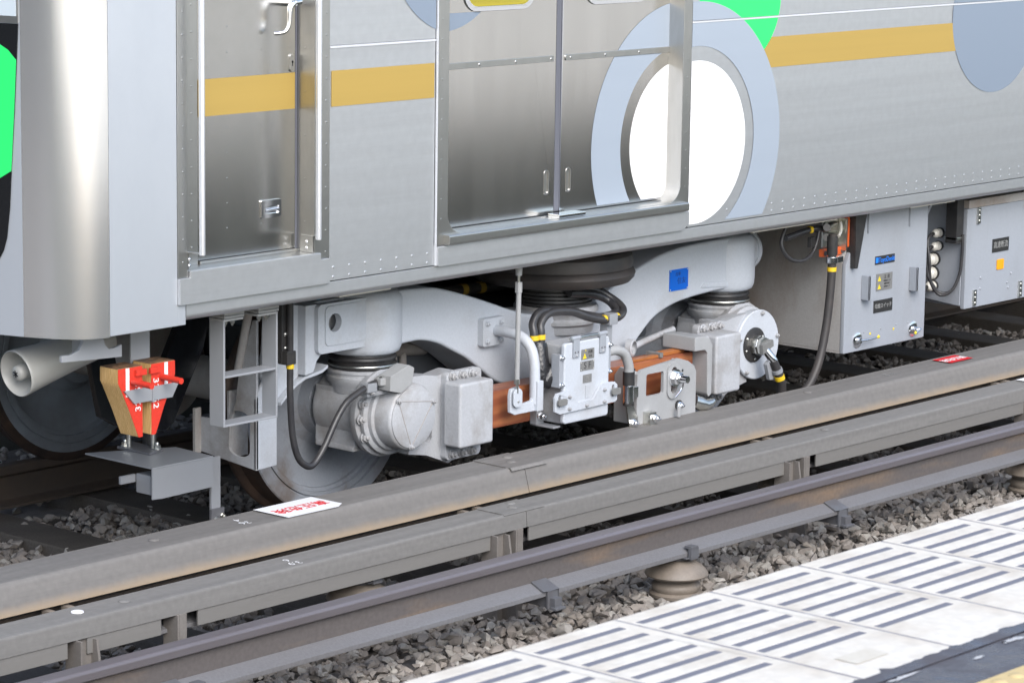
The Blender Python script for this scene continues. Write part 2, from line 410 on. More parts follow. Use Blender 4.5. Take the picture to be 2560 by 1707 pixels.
# --- ballast stones (nobody could count them)
def stones():
    rs = np.random.RandomState(3)
    shapes = []
    for k in range(9):
        bm = bmesh.new()
        for i in range(13):
            v = rs.normal(size=3); v /= np.linalg.norm(v); v *= np.array((1, .8, .62)) * rs.uniform(.85, 1.1)
            bm.verts.new(v)
        bmesh.ops.convex_hull(bm, input=bm.verts)
        bmesh.ops.delete(bm, geom=[v for v in bm.verts if not v.link_faces], context='VERTS')
        bm.verts.index_update()
        shapes.append((np.array([v.co[:] for v in bm.verts]), [[v.index for v in f.verts] for f in bm.faces])); bm.free()
    V, Fc, T, base = [], [], [], 0
    # x0,x1,y0,y1, per square metre, z of the bed
    for x0, x1, y0, y1, dens, z in ((-3.2, 6.5, -1.05, .95, 1150, BAL_Z), (-1.8, 6.5, .95, 2.05, 1000, -.225), (-.9, 6.5, 2.3, 3.2, 300, -.23), (-2.5, 5, -1.9, -1.15, 120, BAL_Z)):
        n = int((x1 - x0) * (y1 - y0) * dens)
        for i in range(n):
            p, f = shapes[rs.randint(len(shapes))]
            a, b, c = rs.uniform(0, 6.28, 3); b *= .25
            ca, sa, cb, sb, cc, sc = np.cos(a), np.sin(a), np.cos(b), np.sin(b), np.cos(c), np.sin(c)
            R = np.array(((ca, -sa, 0), (sa, ca, 0), (0, 0, 1))) @ np.array(((1, 0, 0), (0, cb, -sb), (0, sb, cb)))
            s = .5 * (.03 + .042 * rs.rand() ** 1.3) * (1.3 if rs.rand() < .08 else 1)
            zz = z + rs.uniform(-.024, .014) + .012 * np.sin(3.1 * i)
            q = (p * s) @ R.T + np.array((rs.uniform(x0, x1), rs.uniform(y0, y1), zz))
            V.append(q); Fc += [[j + base for j in t] for t in f]; base += len(p)
            T.append((len(f), rs.rand(), rs.rand()))
    me = bpy.data.meshes.new('ballast_stones'); me.from_pydata(np.concatenate(V).tolist(), [], Fc)
    at = me.attributes.new('stone', 'FLOAT_VECTOR', 'FACE')
    arr = np.concatenate([np.tile((t[1], t[2], 0), (t[0], 1)) for t in T]).astype(np.float32)
    at.data.foreach_set('vector', arr.ravel())
    m = mat('ballast_stone', (.2, .18, .16), .85, 0, fine=.12, fscale=70, bump=.12, bscale=90)
    nt = m.node_tree; b = nt.nodes['Principled BSDF']; src = b.inputs['Base Color'].links[0].from_node
    a = nd(nt, 'ShaderNodeAttribute', attribute_name='stone'); sx = nd(nt, 'ShaderNodeSeparateXYZ'); nt.links.new(a.outputs['Vector'], sx.inputs[0])
    cr = nd(nt, 'ShaderNodeValToRGB'); e = cr.color_ramp.elements
    e[0].color = (.21, .185, .165, 1); e[1].color = (.46, .43, .39, 1); e[1].position = 1
    for pos, c in ((.35, (.245, .222, .2)), (.6, (.275, .24, .208)), (.8, (.295, .275, .25)), (.95, (.34, .32, .29))):
        x = e.new(pos); x.color = (*c, 1)
    nt.links.new(sx.outputs[0], cr.inputs[0]); nt.links.new(cr.outputs[0], src.inputs[6])
    me.materials.append(m)
    o = bpy.data.objects.new('ballast', me); COL.objects.link(o); o['kind'] = 'stuff'; o['label'] = 'grey brown crushed stone ballast around the tracks'
    return o
stones()

# --- the track the train stands on: sleepers and running rails
trk = bpy.data.objects.new('railway_track', None); COL.objects.link(trk); trk['kind'] = 'structure'
RAILP = [(-.065, -.17), (.065, -.17), (.065, -.158), (.012, -.145), (.010, -.05), (.033, -.036), (.033, -.006), (.026, 0), (-.026, 0), (-.033, -.006), (-.033, -.036), (-.010, -.05), (-.012, -.145), (-.065, -.158)]
for y in (.7325, 2.1675):
    B().plate([(y + a, b) for a, b in RAILP], -30, 40, 'X').done('running_rail', 'runrail', trk, bevel=.003)
slp = B().box(-.11, .11, .15, 2.75, -.36, -.185).done('sleeper', 'sleeper', trk, bevel=.015)
slp.location.x = -.5
for i in range(-4, 14):
    if i == 0: continue
    c = slp.copy(); COL.objects.link(c); c.location.x = -.5 + .66 * i

# --- conductor rails with insulators, boards and brackets between the tracks
def profile_rail(name, label, y0, top, x0, x1, zs=1.0, ms=('railhead', 'rail', 'railfoot')):
    t = thing(name, label, 'rail', ((x0 + x1) / 2, y0, top - .155))
    hd = [(-.034, -.032), (-.034, -.008), (-.027, 0), (.027, 0), (.034, -.008), (.034, -.032), (.012, -.042), (-.012, -.042)]
    wb = [(-.010, -.0425), (.010, -.0425), (.011, -.112), (-.011, -.112)]
    ft = [(.012, -.1125), (.065, -.137), (.065, -.155), (-.065, -.155), (-.065, -.137), (-.012, -.1125)]
    B().plate([(y0 + a, top + b * zs) for a, b in hd], x0, x1, 'X').done('rail_head', ms[0], t, bevel=.004)
    B().plate([(y0 + a, top + b * zs) for a, b in wb], x0, x1, 'X').done('rail_web', ms[1], t)
    B().plate([(y0 + a, top + b * zs) for a, b in ft], x0, x1, 'X').done('rail_foot', ms[2], t, bevel=.004)
    return t
NY = -.572
near = profile_rail('conductor_rail', 'bare brown conductor rail running along the platform on mushroom insulators', NY, .092, -8, 12)
for i, x in enumerate((-1.94, -.18, 1.58, 3.34)):
    b = B()
    b.box(x - .03, x + .03, NY - .077, NY - .0665, -.108, -.040)
    b.plate([(NY - .0665, -.0455), (NY - .0135, -.0195), (NY - .0135, -.0125), (NY - .077, -.040)], x - .05, x + .03, 'X')
    b.plate([(NY - .1, -.105), (NY + .1, -.105), (NY + .1, -.066), (NY - .1, -.066)], x - .02, x + .02, 'X')
    b.box(x - .028, x + .028, NY - .112, NY - .084, -.108, -.098)
    b.done('rail_clip', 'clip', near, bevel=.003)

def insulator(loc, label, top):
    t = thing('insulator', label, 'insulator', loc, 'insulators under the conductor rails', local=True)
    h = top
    B().lathe([(0, 0), (.10, 0), (.102, .012), (.086, .02), (.092, .03), (.092, .042), (.086, .05), (.078, .058), (.078, .075), (.05, .08), (0, .08)], (0, 0, 0), (0, 0, 1), 40).done('base', 'insul', t)
    B().lathe([(.05, .078), (.09, .074), (.116, .078), (.12, .084), (.116, .094), (.10, .112), (.072, .128), (.05, .136), (.042, .142), (0, .142)], (0, 0, 0), (0, 0, 1), 40).done('bell', 'insul', t)
    c = B(); c.cyl((0, 0, .14), (0, 0, .155), .05); c.box(-.04, .04, -.078, .078, .154, .1585)
    for sy in (-1, 1):
        c.box(-.022, .022, sy * .078 - .008, sy * .078 + .008, .15, .195); c.box(-.02, .02, min(sy * .05, sy * .086), max(sy * .05, sy * .086), .19, .2)
    c.done('clamp', 'clip', t, bevel=.002)
    return t
zb = .092 - .155 - .1585
for x, lb in ((-1.87, 'tan mushroom insulator under the bare rail near the left corner'), (.615, 'tan mushroom insulator under the bare rail, whole in view above the platform edge'), (3.1, 'tan mushroom insulator under the bare rail at the right border')):
    insulator((x, NY, zb), lb, .155)
RY = -.235
rear = profile_rail('conductor_rail', 'conductor rail half hidden under the lower grey protection board', RY + .03, .136, -8, 12, .74)
for x, lb in ((-.70, 'dusty insulator under the lower board, left of the middle bracket'), (1.80, 'dusty insulator under the lower board near the right bracket'), (4.3, 'dusty insulator under the lower board at the far right')):
    insulator((x, RY + .03, .0212 - .1585), lb, .155)

profile_rail('conductor_rail', 'dark conductor rail added to darken the slit between the two protection boards', -.05, .165, -8, 12, 1.0, ('grey_dark', 'runrail', 'runrail'))  # rail added in dark steel so the slit between the boards stays black
# boards
def board(name, label, cat, prof, m, xj, joint_pts, xs, zt, yb, mats):
    t = thing(name, label, cat, (xj, yb, -.24))
    for x0, x1 in ((xs[0], xj - .0015), (xj + .0015, xs[1])):
        B().plate(prof, x0, x1, 'X').done('board', m, t, bevel=.004)
    return t
def offset_profile(pts, th):
    # thin shell: outer polyline then inner one back
    P = [Vector((a, b)) for a, b in pts]; inner = []
    for i, p in enumerate(P):
        d = (P[min(i + 1, len(P) - 1)] - P[max(i - 1, 0)]).normalized(); n = Vector((-d.y, d.x)); inner.append(p + n * th)
    return [tuple(p) for p in P] + [tuple(p) for p in inner[::-1]]
c1 = [(.085, .232), (.084, .2485), (.079, .2515), (.074, .2495), (-.08, .2495), (-.083, .2515), (-.092, .2505), (-.1, .246), (-.106, .236), (-.118, .195), (-.127, .165), (-.131, .152)]
c1o = offset_profile(c1, -.012 if False else .012)
cov1 = board('protection_board', 'upper grey protection board over the far conductor rail with orange brown lower edge', 'board', c1o, 'cover1', .28, None, (-8, 12), .25, 0, None)
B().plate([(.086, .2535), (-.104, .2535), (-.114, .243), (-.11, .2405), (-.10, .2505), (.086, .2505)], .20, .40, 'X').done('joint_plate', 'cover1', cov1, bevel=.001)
c2 = [(-.168, .134), (-.170, .1485), (-.175, .1512), (-.180, .1495), (-.292, .1495), (-.295, .1512), (-.303, .149), (-.308, .14), (-.312, .088)]
cov2 = board('protection_board', 'lower grey protection board in front of the taller one', 'board', offset_profile(c2, .010), 'cover2', .06, None, (-8, 12), .15, -.23, None)
B().plate([(-.171, .1535), (-.297, .1535), (-.308, .149), (-.306, .146), (-.296, .1505), (-.171, .1505)], -.06, .16, 'X').done('joint_plate', 'cover2', cov2, bevel=.001)
for x0, x1 in ((-8, -2.11), (-2.03, -1.72), (-1.56, -.135), (.075, 1.64), (1.86, 3.44), (3.66, 12)):
    B().box(x0, x1, -.308, -.300, .034, .094).done('skirt', 'cover2', cov2, bevel=.002)
FLAT = [(0, 0), (.02, 0), (.017, .003), (.008, .005), (0, .005)]
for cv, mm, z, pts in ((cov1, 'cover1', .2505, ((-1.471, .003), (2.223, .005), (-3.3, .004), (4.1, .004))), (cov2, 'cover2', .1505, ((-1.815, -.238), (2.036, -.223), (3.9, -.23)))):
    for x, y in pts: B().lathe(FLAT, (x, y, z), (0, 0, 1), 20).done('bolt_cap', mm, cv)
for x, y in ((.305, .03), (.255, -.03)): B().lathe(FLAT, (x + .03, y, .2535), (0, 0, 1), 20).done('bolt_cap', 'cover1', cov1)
for x, y in ((.06, -.2), (.02, -.25)): B().lathe(FLAT, (x + .03, y, .1535), (0, 0, 1), 20).done('bolt_cap', 'cover2', cov2)
# warning labels stuck on the boards
lab = B(); lab.quads([[(-.945, .078, .2545), (-.66, .078, .2545), (-.655, -.07, .2545), (-.70, -.098, .2545), (-.94, -.094, .2545)]])
lab = lab.done('warning_label', 'whitetext', cov1); lab['label'] = 'white label with red warning characters'
text('高圧危険', 'lettering', 'redtext', lab, (-.80, -.008, .2555), .062, (-1, 0, 0), (0, -1, 0))
lab = B(); lab.quads([[(3.24, .055, .2545), (3.42, .055, .2545), (3.42, -.046, .2545), (3.24, -.046, .2545)]])
lab = lab.done('warning_label', 'redtext', cov1); lab['label'] = 'red label with white characters'
text('高圧危険', 'lettering', 'whitetext', lab, (3.33, .004, .2555), .045, (-1, 0, 0), (0, -1, 0))
lab = B(); lab.quads([[(3.56, -.185, .1545), (3.86, -.185, .1545), (3.86, -.26, .1545), (3.56, -.26, .1545)]]).done('warning_label', 'whitetext', cov2)
B().lathe([(0, .003), (.02, .003), (.021, 0)], (-2.005, -.232, .1505), (0, 0, 1), 24).done('number_disc', 'whitetext', cov2)
for cv, cx, cy, cz, tx in ((cov1, -1.085, -.008, .2512, '36\n4'), (cov2, -1.08, -.245, .1512, '3.9\n6'), (cov1, 2.83, .0, .2512, '17 2'), (cov2, 2.95, -.245, .1512, '3.5')):
    text(tx, 'chalk_mark', 'lighttext' if cx > 0 else 'whitetext', cv, (cx, cy, cz), .045, (-1, .1, 0), (-.1, -1, 0), ext=.0001)
# brackets holding the boards
for x, lb in ((-2.02, 'dusty steel bracket under the boards by the left border'), (-.07, 'dusty steel bracket under the board joint in the middle'), (1.70, 'dusty steel bracket under the boards on the right'), (3.5, 'dusty steel bracket under the boards at the far right')):
    t = thing('board_bracket', lb, 'bracket', (x, -.25, -.24), 'brackets under the protection boards', local=True)
    B().plate([(-.085, -.0), (-.01, -.0), (-.01, .3275), (-.085, .3275)], -.06, -.051, 'X').plate([(-.05, 0), (-.042, 0), (-.042, .3275), (-.05, .3275)], -.051, .03, 'X').done('post', 'bracket', t, bevel=.002)
    B().plate([(-.125, .0), (-.04, .0), (-.04, .32), (-.075, .32)], .012, .022, 'X').done('gusset', 'bracket', t, bevel=.002)
    o_ = .30 if x < -2 else 0
    b = B(); b.plate([(-.07, 0), (.0, 0), (.0, .33), (-.07, .33)], .06 + o_, .068 + o_, 'X'); b.box(.0685 + o_, .10 + o_, -.07, -.062, 0, .33); b.box(.0685 + o_, .125 + o_, -.02, -.012, 0, .33)
    b.done('post', 'bracket', t, bevel=.002)
    b = B(); b.box(-.08, .20, -.075, .2, .372, .384) if False else b.box(-.03, -.005, .10, .14, .36, .384); b.box(.05, .075, .10, .14, .36, .384)
    b.done('spacer', 'insul', t, bevel=.003, split=True)

# --- platform in the foreground
pf = bpy.data.objects.new('platform', None); COL.objects.link(pf); pf['kind'] = 'structure'
B().box(-50, 60, -16, -3.62, -.6, .955).done('platform_wall', 'pwall', pf)
B().box(-50, 60, -16, -4.68, .9555, .998).done('paving', 'pave', pf)
PX0, PP = -2.673, .3235
holes = [rrect(.016, .287, -3.541 - .0625 * k - .0102, -3.541 - .0625 * k + .0102, .003, 2) for k in range(7)]
sl = B().plate(rrect(.0042, PP - .0042, -4.118, -3.487, .006, 2), .945, 1.0, 'Z', holes).done('edge_slab', 'slab', pf, bevel=.0015, seg=1)
stp = []
for k in range(7):
    y = -3.541 - .0625 * k
    stp.append(B().box(.0165, .2865, y - .0098, y + .0098, .95, .9996).done('grip_strip', 'slot', sl))
sl.location.x = PX0 - PP * 9
for i in range(-8, 18):
    c = sl.copy(); COL.objects.link(c); c.location.x = PX0 + PP * i
    for s_ in stp:
        d = s_.copy(); COL.objects.link(d); d.parent = c
B().box(PX0 - PP * 9, PX0 + PP * 18, -4.119, -3.489, .94, .9994).done('joint_mortar', 'joint', pf)
B().box(-50, PX0 - PP * 9 - .002, -4.118, -3.487, .9552, 1.0).done('edge_slab', 'slab', pf)
B().box(PX0 + PP * 18 + .002, 60, -4.118, -3.487, .9552, 1.0).done('edge_slab', 'slab', pf)
pt = B(); pt.quads([[(-3.245, -4.05, 1.0015), (-3.135, -4.05, 1.0015), (-3.135, -3.995, 1.0015), (-3.245, -3.995, 1.0015)]])
pt.done('label_patch', mat('faded_label', (.6, .55, .46), .5, var=.6, vscale=40, vcol=(.7, .66, .58)), pf)
wet = mat('wet_asphalt', (.05, .043, .05), .1, 0, var=.9, vscale=6, vcol=(.085, .078, .085), rvar=.5, bump=.25, bscale=12, vlo=.42, vhi=.62)
B().box(-50, 60, -4.285, -4.121, .955, .9965).done('drain_strip', wet, pf)
rw = np.random.RandomState(5)
eb = B(); pv = None
for i in range(260):
    x = -5.0 + .02 * i; y = -4.1185 + .016 * max(0, rw.normal(.1, .5)) * (1 if rw.rand() < .6 else .2)
    q = (eb.bm.verts.new((x, -4.150, .9985)), eb.bm.verts.new((x, y, 1.0012)))
    if pv: eb._f([pv[0], q[0], q[1], pv[1]])
    pv = q
eb.done('worn_edge', wet, pf)
blob_mat = mat('puddle_glint_residue', (.62, .61, .6), .3, 0, var=.8, vscale=22, vcol=(.2, .19, .2))  # white blobs: puddle reflections painted as colour, together with leftover paint
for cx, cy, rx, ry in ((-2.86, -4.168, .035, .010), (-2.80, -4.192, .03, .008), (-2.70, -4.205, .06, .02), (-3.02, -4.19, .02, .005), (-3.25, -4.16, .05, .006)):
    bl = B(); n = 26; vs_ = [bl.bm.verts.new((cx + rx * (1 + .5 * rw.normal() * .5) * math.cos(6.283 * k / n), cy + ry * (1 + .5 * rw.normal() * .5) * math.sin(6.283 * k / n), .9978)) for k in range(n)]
    bl._f(vs_); bl.done('puddle_glint_residue', blob_mat, pf)
tt = B().box(0, .298, -4.59, -4.29, .955, .9995)
for i in range(5):
    for j in range(5): tt.lathe([(0, .004), (.011, .004), (.0165, 0)], (.03 + .06 * i, -4.56 + .06 * j, .9995), (0, 0, 1), 12)
tt = tt.done('tactile_tile', 'tactile', pf)
tt.location.x = -4.5
for i in range(1, 14):
    c = tt.copy(); COL.objects.link(c); c.location.x = -4.5 + .3 * i
B().box(-50, -4.502, -4.59, -4.29, .955, .9995).done('tactile_strip', 'tactile', pf)
B().box(-.302, 60, -4.59, -4.29, .955, .9995).done('tactile_strip', 'tactile', pf)
B().box(-50, 60, -4.679, -4.591, .955, .9978).done('paving_edge', 'pave', pf)
# --- unseen wall added beyond the train to block light from behind
struct(B().box(-50, 60, 3.35, 9, -.6, 1.0).done('far_light_blocker', 'pwall'))

struct(B().box(-26, -22, -3.3, 14, -.6, 7).done('added_dark_wall', 'pwall'))  # unseen dark wall added ahead of the train for the nose to reflect

# ================================================================== TRAIN CAR
car = thing('train_car', 'stainless steel metro car end with cab door, passenger door and ochre stripe', 'train', (0, 1.45, 0))
ZT = 3.45
b = B(); b.box(-1.6, 12, .09, 2.86, .99, 1.02); b.box(-1.6, 12, .10, 2.86, 1.02, 3.6)
b.done('body_shell', 'grey_dark', car, split=True)
B().plate([(.0, 1.031), (0, .992), (.004, .981), (.014, .973), (.03, .969), (.1, .969), (.1, 1.031)], -1.3225, 12, 'X').done('sole_bar', 'steel', car, bevel=.002)
def panel(x0, x1, nm='side_panel', m='steel'):
    lo = B().box(x0, x1, 0, .05, 1.0345, 1.842).done(nm, m, car, bevel=.0015)
    B().box(x0, x1, 0, .05, 1.851, ZT).done(nm, m, car, bevel=.0015)
    B().plate([(-.0035, 1.8425), (-.0035, 1.8485), (.003, 1.8505), (.04, 1.8505), (.04, 1.8425)], x0, x1, 'X').done('belt_moulding', 'moulding', car)
    return lo
pA = panel(-.6535, -.1185); pB = panel(1.3625, 12)
for i in range(7):
    for z in (1.081, 1.047): rivet(pA, (-.632 + .08 * i, .0008, z), .0065, .0018, 'steel')
for i in range(74):
    for z in (1.084, 1.052): rivet(pB, (1.62 + .0755 * i, .0008, z + random.uniform(-.002, .002)), .0065, .0018, 'steel')
# cab side panel and rounded nose corner
B().box(-1.655, -1.3625, 0, .05, .9595, ZT).box(-1.3625, -1.3255, .0005, .05, .9595, 1.028).done('cab_panel', 'steel_cab', car, bevel=.002)
npth = [(-1.6575, .0), (-1.69, .003), (-1.721, .012), (-1.75, .030), (-1.772, .052), (-1.79, .076), (-1.806, .103), (-1.829, .150), (-1.849, .2)]
inn = [(-1.845, .205), (-1.80, .15), (-1.76, .09), (-1.70, .05), (-1.6575, .045)]
B().plate(npth + inn, .957, ZT, 'Z').done('nose_corner', 'steel_nose', car, smooth=60)
U = Vector((-.32, .947)).normalized(); P0 = Vector((-1.849, .2))
NRM = Vector((-U.y, U.x))   # outward (towards -X)
if NRM.x > 0: NRM = -NRM
def front(name, poly, off, th, m, parent=car, bevel=0):
    bb = B(); a = []; c = []
    for t, z in poly:
        q = P0 + U * t + NRM * off; r = P0 + U * t + NRM * (off - th)
        a.append(bb.bm.verts.new((q.x, q.y, z))); c.append(bb.bm.verts.new((r.x, r.y, z)))
    bb._f(a); bb._f(c[::-1]); n = len(a)
    for i in range(n): bb._f([a[i], a[(i + 1) % n], c[(i + 1) % n], c[i]])
    return bb.done(name, m, parent, bevel=bevel)
front('front_panel', [(.001, .957), (.75, .957), (.75, ZT), (.001, ZT)], 0, .03, 'steel_cab')
front('front_mask', [(.004, 1.966), (.011, 1.847), (.021, 1.693), (.036, 1.494), (.044, 1.373), (.056, 1.279), (.069, 1.236), (.086, 1.206), (.12, 1.185), (.75, 1.17), (.75, 1.966)], .004, .003, 'black')
front('green_emblem', [(.012, 1.851), (.042, 1.882), (.074, 1.9), (.13, 1.915), (.3, 1.9), (.3, 1.45), (.13, 1.455), (.082, 1.467), (.036, 1.494), (.022, 1.69)], .0065, .002, 'green')
wf = front('window_frame', [(.003, 1.968), (.75, 1.968), (.75, 2.7), (.003, 2.7)], .005, .004, 'steel_frame', bevel=.001)
front('pane', [(.010, 1.99), (.75, 1.998), (.75, 2.68), (.006, 2.68)], .0075, .002, 'glass_cab', wf)
# cab door
fr = B()
fr.box(-1.3615, -1.3175, -.003, .1, 1.118, ZT); fr.box(-.7275, -.6545, -.003, .1, 1.118, ZT)
fr = fr.done('door_frame', 'steel_frame', car, bevel=.002, split=True)
for i in range(16):
    z = 1.17 + .075 * i
    rivet(fr, (-1.339 + random.uniform(-.002, .002), -.0028, z), .0042, .0009)
    rivet(fr, (-.672 + random.uniform(-.002, .002), -.0028, z - .03), .0042, .0009)
    if i % 2: rivet(fr, (-.728, .045, z), .0035, .0008, d=(-1, 0, 0))
dp = B().box(-1.3175, -1.198, .078, .1, 1.14, ZT).done('door_post', 'steel_frame', car, bevel=.001)
for i in range(10): rivet(dp, (-1.225, .0778, 1.2 + .09 * i), .0038, .0008)
leaf = B().box(-1.194, -.739, .082, .1, 1.152, ZT).done('cab_door', 'steel_cabdoor', car, bevel=.002)
for i in range(9):
    for x in (-1.06, -.90): rivet(leaf, (x, .0818, 1.25 + .085 * i), .003, .0004, 'steel_cabdoor')
B().box(-.737, -.7285, .083, .1, 1.145, ZT).done('door_seal', 'seal', car, split=True)
B().box(-1.194, -.7285, .07, .1, 1.1405, 1.150).box(-1.3, -.7285, .0, .1, 1.132, 1.14).done('door_sill', 'steel_frame', car, bevel=.001, split=True)
decal('stripe', 'stripe', leaf, [[(-1.193, 1.635), (-.741, 1.635), (-.741, 1.7595), (-1.193, 1.7595)]], -2, 2, 0, 3, .0805)
b = B(); b.tube([(-.80, .082, 2.0), (-.80, .03, 2.0), (-.80, .024, 1.995)], .012, 12, 3); b.done('handle_stem', 'chrome', leaf)
b = B(); b.tube([(-.775, .024, 2.006), (-.805, .022, 2.002), (-.822, .022, 1.985), (-.825, .022, 1.95), (-.83, .022, 1.92), (-.845, .03, 1.903), (-.87, .05, 1.90)], [.013, .012, .0115, .011, .0105, .0095, .008, .0075, .007, .007], 12, 2)
b.done('door_handle', 'chrome', leaf)
k = B().plate(rrect(-.768, -.746, 1.762, 1.824, .0105), .076, .082).done('key_plate', 'steel_frame', leaf, bevel=.002)
B().cyl((-.757, .0755, 1.797), (-.757, .08, 1.797), .0045, n=12).box(-.759, -.755, .0755, .08, 1.782, 1.797).done('keyhole', 'black', k)
lp = B().plate(rrect(-.905, -.811, 1.268, 1.330, .004), .075, .082, 'Y', [rrect(-.887, -.822, 1.283, 1.309, .004)]).done('pull_plate', 'chrome', leaf, bevel=.002)
B().plate(rrect(-.887, -.822, 1.283, 1.309, .004), .0808, .083).tube([(-.886, .079, 1.294), (-.86, .079, 1.296), (-.823, .079, 1.298)], .006, 10, 2).done('pull_bar', 'chrome', lp)
B().plate([(-1.362, 1.030), (-1.357, 1.0285), (-.667, 1.0285), (-.661, 1.033), (-.661, 1.117), (-.704, 1.117), (-.704, 1.139), (-1.314, 1.139), (-1.314, 1.117), (-1.362, 1.117)], -.013, .02).done('step_plate', 'steel', car, bevel=.002)
for x, y0, nm in ((-1.297, 1, 'L'), (-.755, 1, 'R')):
    g = B().cyl((x, -.05, 1.195), (x, -.05, ZT), .0105, n=20).done('grab_rail', 'satin', car)
    b = B()
    if nm == 'L': b.plate([(-1.3175, .02), (-1.297, -.056), (-1.290, -.056), (-1.306, .02)], 1.196, 1.202, 'Z'); b.box(-1.3165, -1.3125, -.004, .06, 1.145, 1.202)
    else: b.plate([(-.7275, .0), (-.76, -.056), (-.75, -.056), (-.70, -.003)], 1.196, 1.202, 'Z'); b.box(-.7325, -.7285, .0, .06, 1.142, 1.2)
    b.done('rail_bracket', 'steel_frame', g, bevel=.001)
    xx = -1.312 if nm == 'L' else -.733
    for z in (1.157, 1.178): rivet(g, (xx, .03 if nm == 'R' else -.004, z), .006, .004, 'chrome', 'screw', (-1, 0, 0) if nm == 'R' else (0, -1, 0))
# passenger door
hole = [(-.049, ZT + .01 - .02)] + arc(-.049 + .075, 1.143 + .075, .075, 180, 270, 8) + arc(1.308 - .075, 1.143 + .075, .075, 270, 360, 8) + [(1.308, ZT - .01)]
pfm = B().plate([(-.1165, 1.104), (1.3605, 1.104), (1.3605, ZT), (-.1165, ZT)], -.004, .075, 'Y', [hole]).done('door_frame', 'steel_frame', car, bevel=.003, smooth=50, split=True)
for i in range(14):
    z = 1.2 + .072 * i
    rivet(pfm, (-.085, -.0038, z), .0042, .0009); rivet(pfm, (1.337, -.0038, z), .0042, .0009)
B().box(-.1165, -.1105, -.008, .05, 1.033, ZT).done('frame_edge', 'moulding', car, bevel=.001)
LY = .071
for nm, x0, x1, gx0, gx1, hx, wx0, wx1 in (('L', -.11, .6265, -.04, .61, .582, .118, .485), ('R', .6605, 1.345, .678, 1.34, .709, .80, 1.167)):
    wh = rrect(wx0, wx1, 1.945, 2.9, .06, 6); sh = rrect(hx - .0095, hx + .0095, 1.229, 1.314, .0094, 5)
    lf = B().plate([(x0, 1.1485), (x1, 1.1485), (x1, ZT), (x0, ZT)], LY, LY + .02, 'Y', [wh, sh]).done('door_leaf', 'steel_door', car, bevel=.0015)
    B().plate(rrect(hx - .0145, hx + .0145, 1.224, 1.319, .0144, 6), LY - .002, LY - .0003, 'Y', [rrect(hx - .0095, hx + .0095, 1.229, 1.314, .0094, 5)]).plate(rrect(hx - .0095, hx + .0095, 1.229, 1.314, .0094, 5), LY + .003, LY + .019).done('finger_recess', 'steel_frame', lf, bevel=.0007, seg=1, split=True)
    g = B().plate(rrect(gx0, gx1, 1.727, 1.7495, .009 if nm == 'R' else .004), LY - .0045, LY - .0003).done('guide_strip', 'steel_frame', lf, bevel=.001)
    for xx in np.linspace(gx0 + .03, gx1 - .015, 4): rivet(g, (float(xx), LY - .0044, 1.738), .006, .002)
    wfm = B().plate(rrect(wx0 - .014, wx1 + .014, 1.931, 2.914, .07, 6), LY - .006, LY + .012, 'Y', [rrect(wx0 + .004, wx1 - .004, 1.949, 2.9, .058, 6)]).done('window_frame', 'chrome', lf, bevel=.003)
    B().plate(rrect(wx0 + .0045, wx1 - .0045, 1.9495, 2.8995, .057, 6), LY + .006, LY + .011).done('pane', 'glass', wfm)
sealb = B(); sealb.box(.627, .641, LY - .003, LY + .02, 1.157, ZT); sealb.box(.6425, .655, LY - .001, LY + .02, 1.157, ZT)
sealb.done('door_seal', 'seal', car, bevel=.003, split=True)
B().box(.6555, .6603, LY - .0055, LY + .02, 1.157, ZT).done('seal_edge', 'chrome', car, bevel=.001)
B().plate([(-.03, 1.108), (-.033, 1.112), (-.033, 1.134), (-.029, 1.1405), (.07, 1.1425), (.07, 1.1045), (-.026, 1.1045)], -.068, 1.3315, 'X').done('door_sill', 'steel_frame', car, bevel=.001, split=True)
B().box(-.045, 1.305, .050, .0535, 1.1426, 1.1475).box(-.045, 1.305, .0585, .0615, 1.1426, 1.1475).done('sill_track', 'steel_frame', car, split=True)
B().box(.565, .72, -.012, .046, 1.1428, 1.1575).done('sill_block', 'chrome', car, bevel=.003)
B().plate([(-.110, 1.0335), (-.105, 1.029), (1.318, 1.0275), (1.357, 1.05), (1.357, 1.1015), (-.110, 1.1015)], -.014, .02).done('kick_plate', 'steel', car, bevel=.0025)
# films on the side
CX, CZ = 1.40, 1.369
for nm, ri, ro, mm in (('white_disc', 0, .325, 'white'), ('pale_ring', .382, .558, 'ring')):
    decal(nm, mm, car, ring_cells(CX, CZ, ri, ro), 1.3635, 3, 1.0445, 1.8415, -.0022)
    decal(nm, mm, car, ring_cells(CX, CZ, ri, ro), 1.3635, 3, 1.8515, 3, -.0022)
    decal(nm, mm, car, ring_cells(CX, CZ, ri, ro), .6615, 1.343, 1.157, 1.7265, LY - .0012)
    decal(nm, mm, car, ring_cells(CX, CZ, ri, ro), .6615, 1.343, 1.750, 3, LY - .0012)
for z0, z1 in ((1.0, 1.8415), (1.8515, 2.5)):
    gc = [c for k in range(14) for c in ring_cells(1.675, 1.93, .268 * k / 14, .268 * (k + 1) / 14) if min((p[0] - CX) ** 2 + (p[1] - CZ) ** 2 for p in c) > .50 ** 2]
    decal('green_disc', 'green', car, gc, 1.3635, 3, z0, z1, -.0011)
    decal('grey_disc', 'disc', car, ring_cells(3.562, 1.792, 0, .35), 1.4, 5, z0, z1, -.0022)
    decal('grey_disc', 'disc', car, ring_cells(.0, 2.235, 0, .37), -.65, -.1195, z0, z1, -.0022)
decal('grey_disc', 'disc', car, ring_cells(-.01, 2.235, 0, .37), -.05, .6255, 1.8, 1.9305, LY - .0012)
decal('stripe', 'stripe', car, [[(-.647, 1.641), (-.125, 1.641), (-.125, 1.765), (-.647, 1.765)]], -2, 2, 0, 3, -.0022)
cells = []
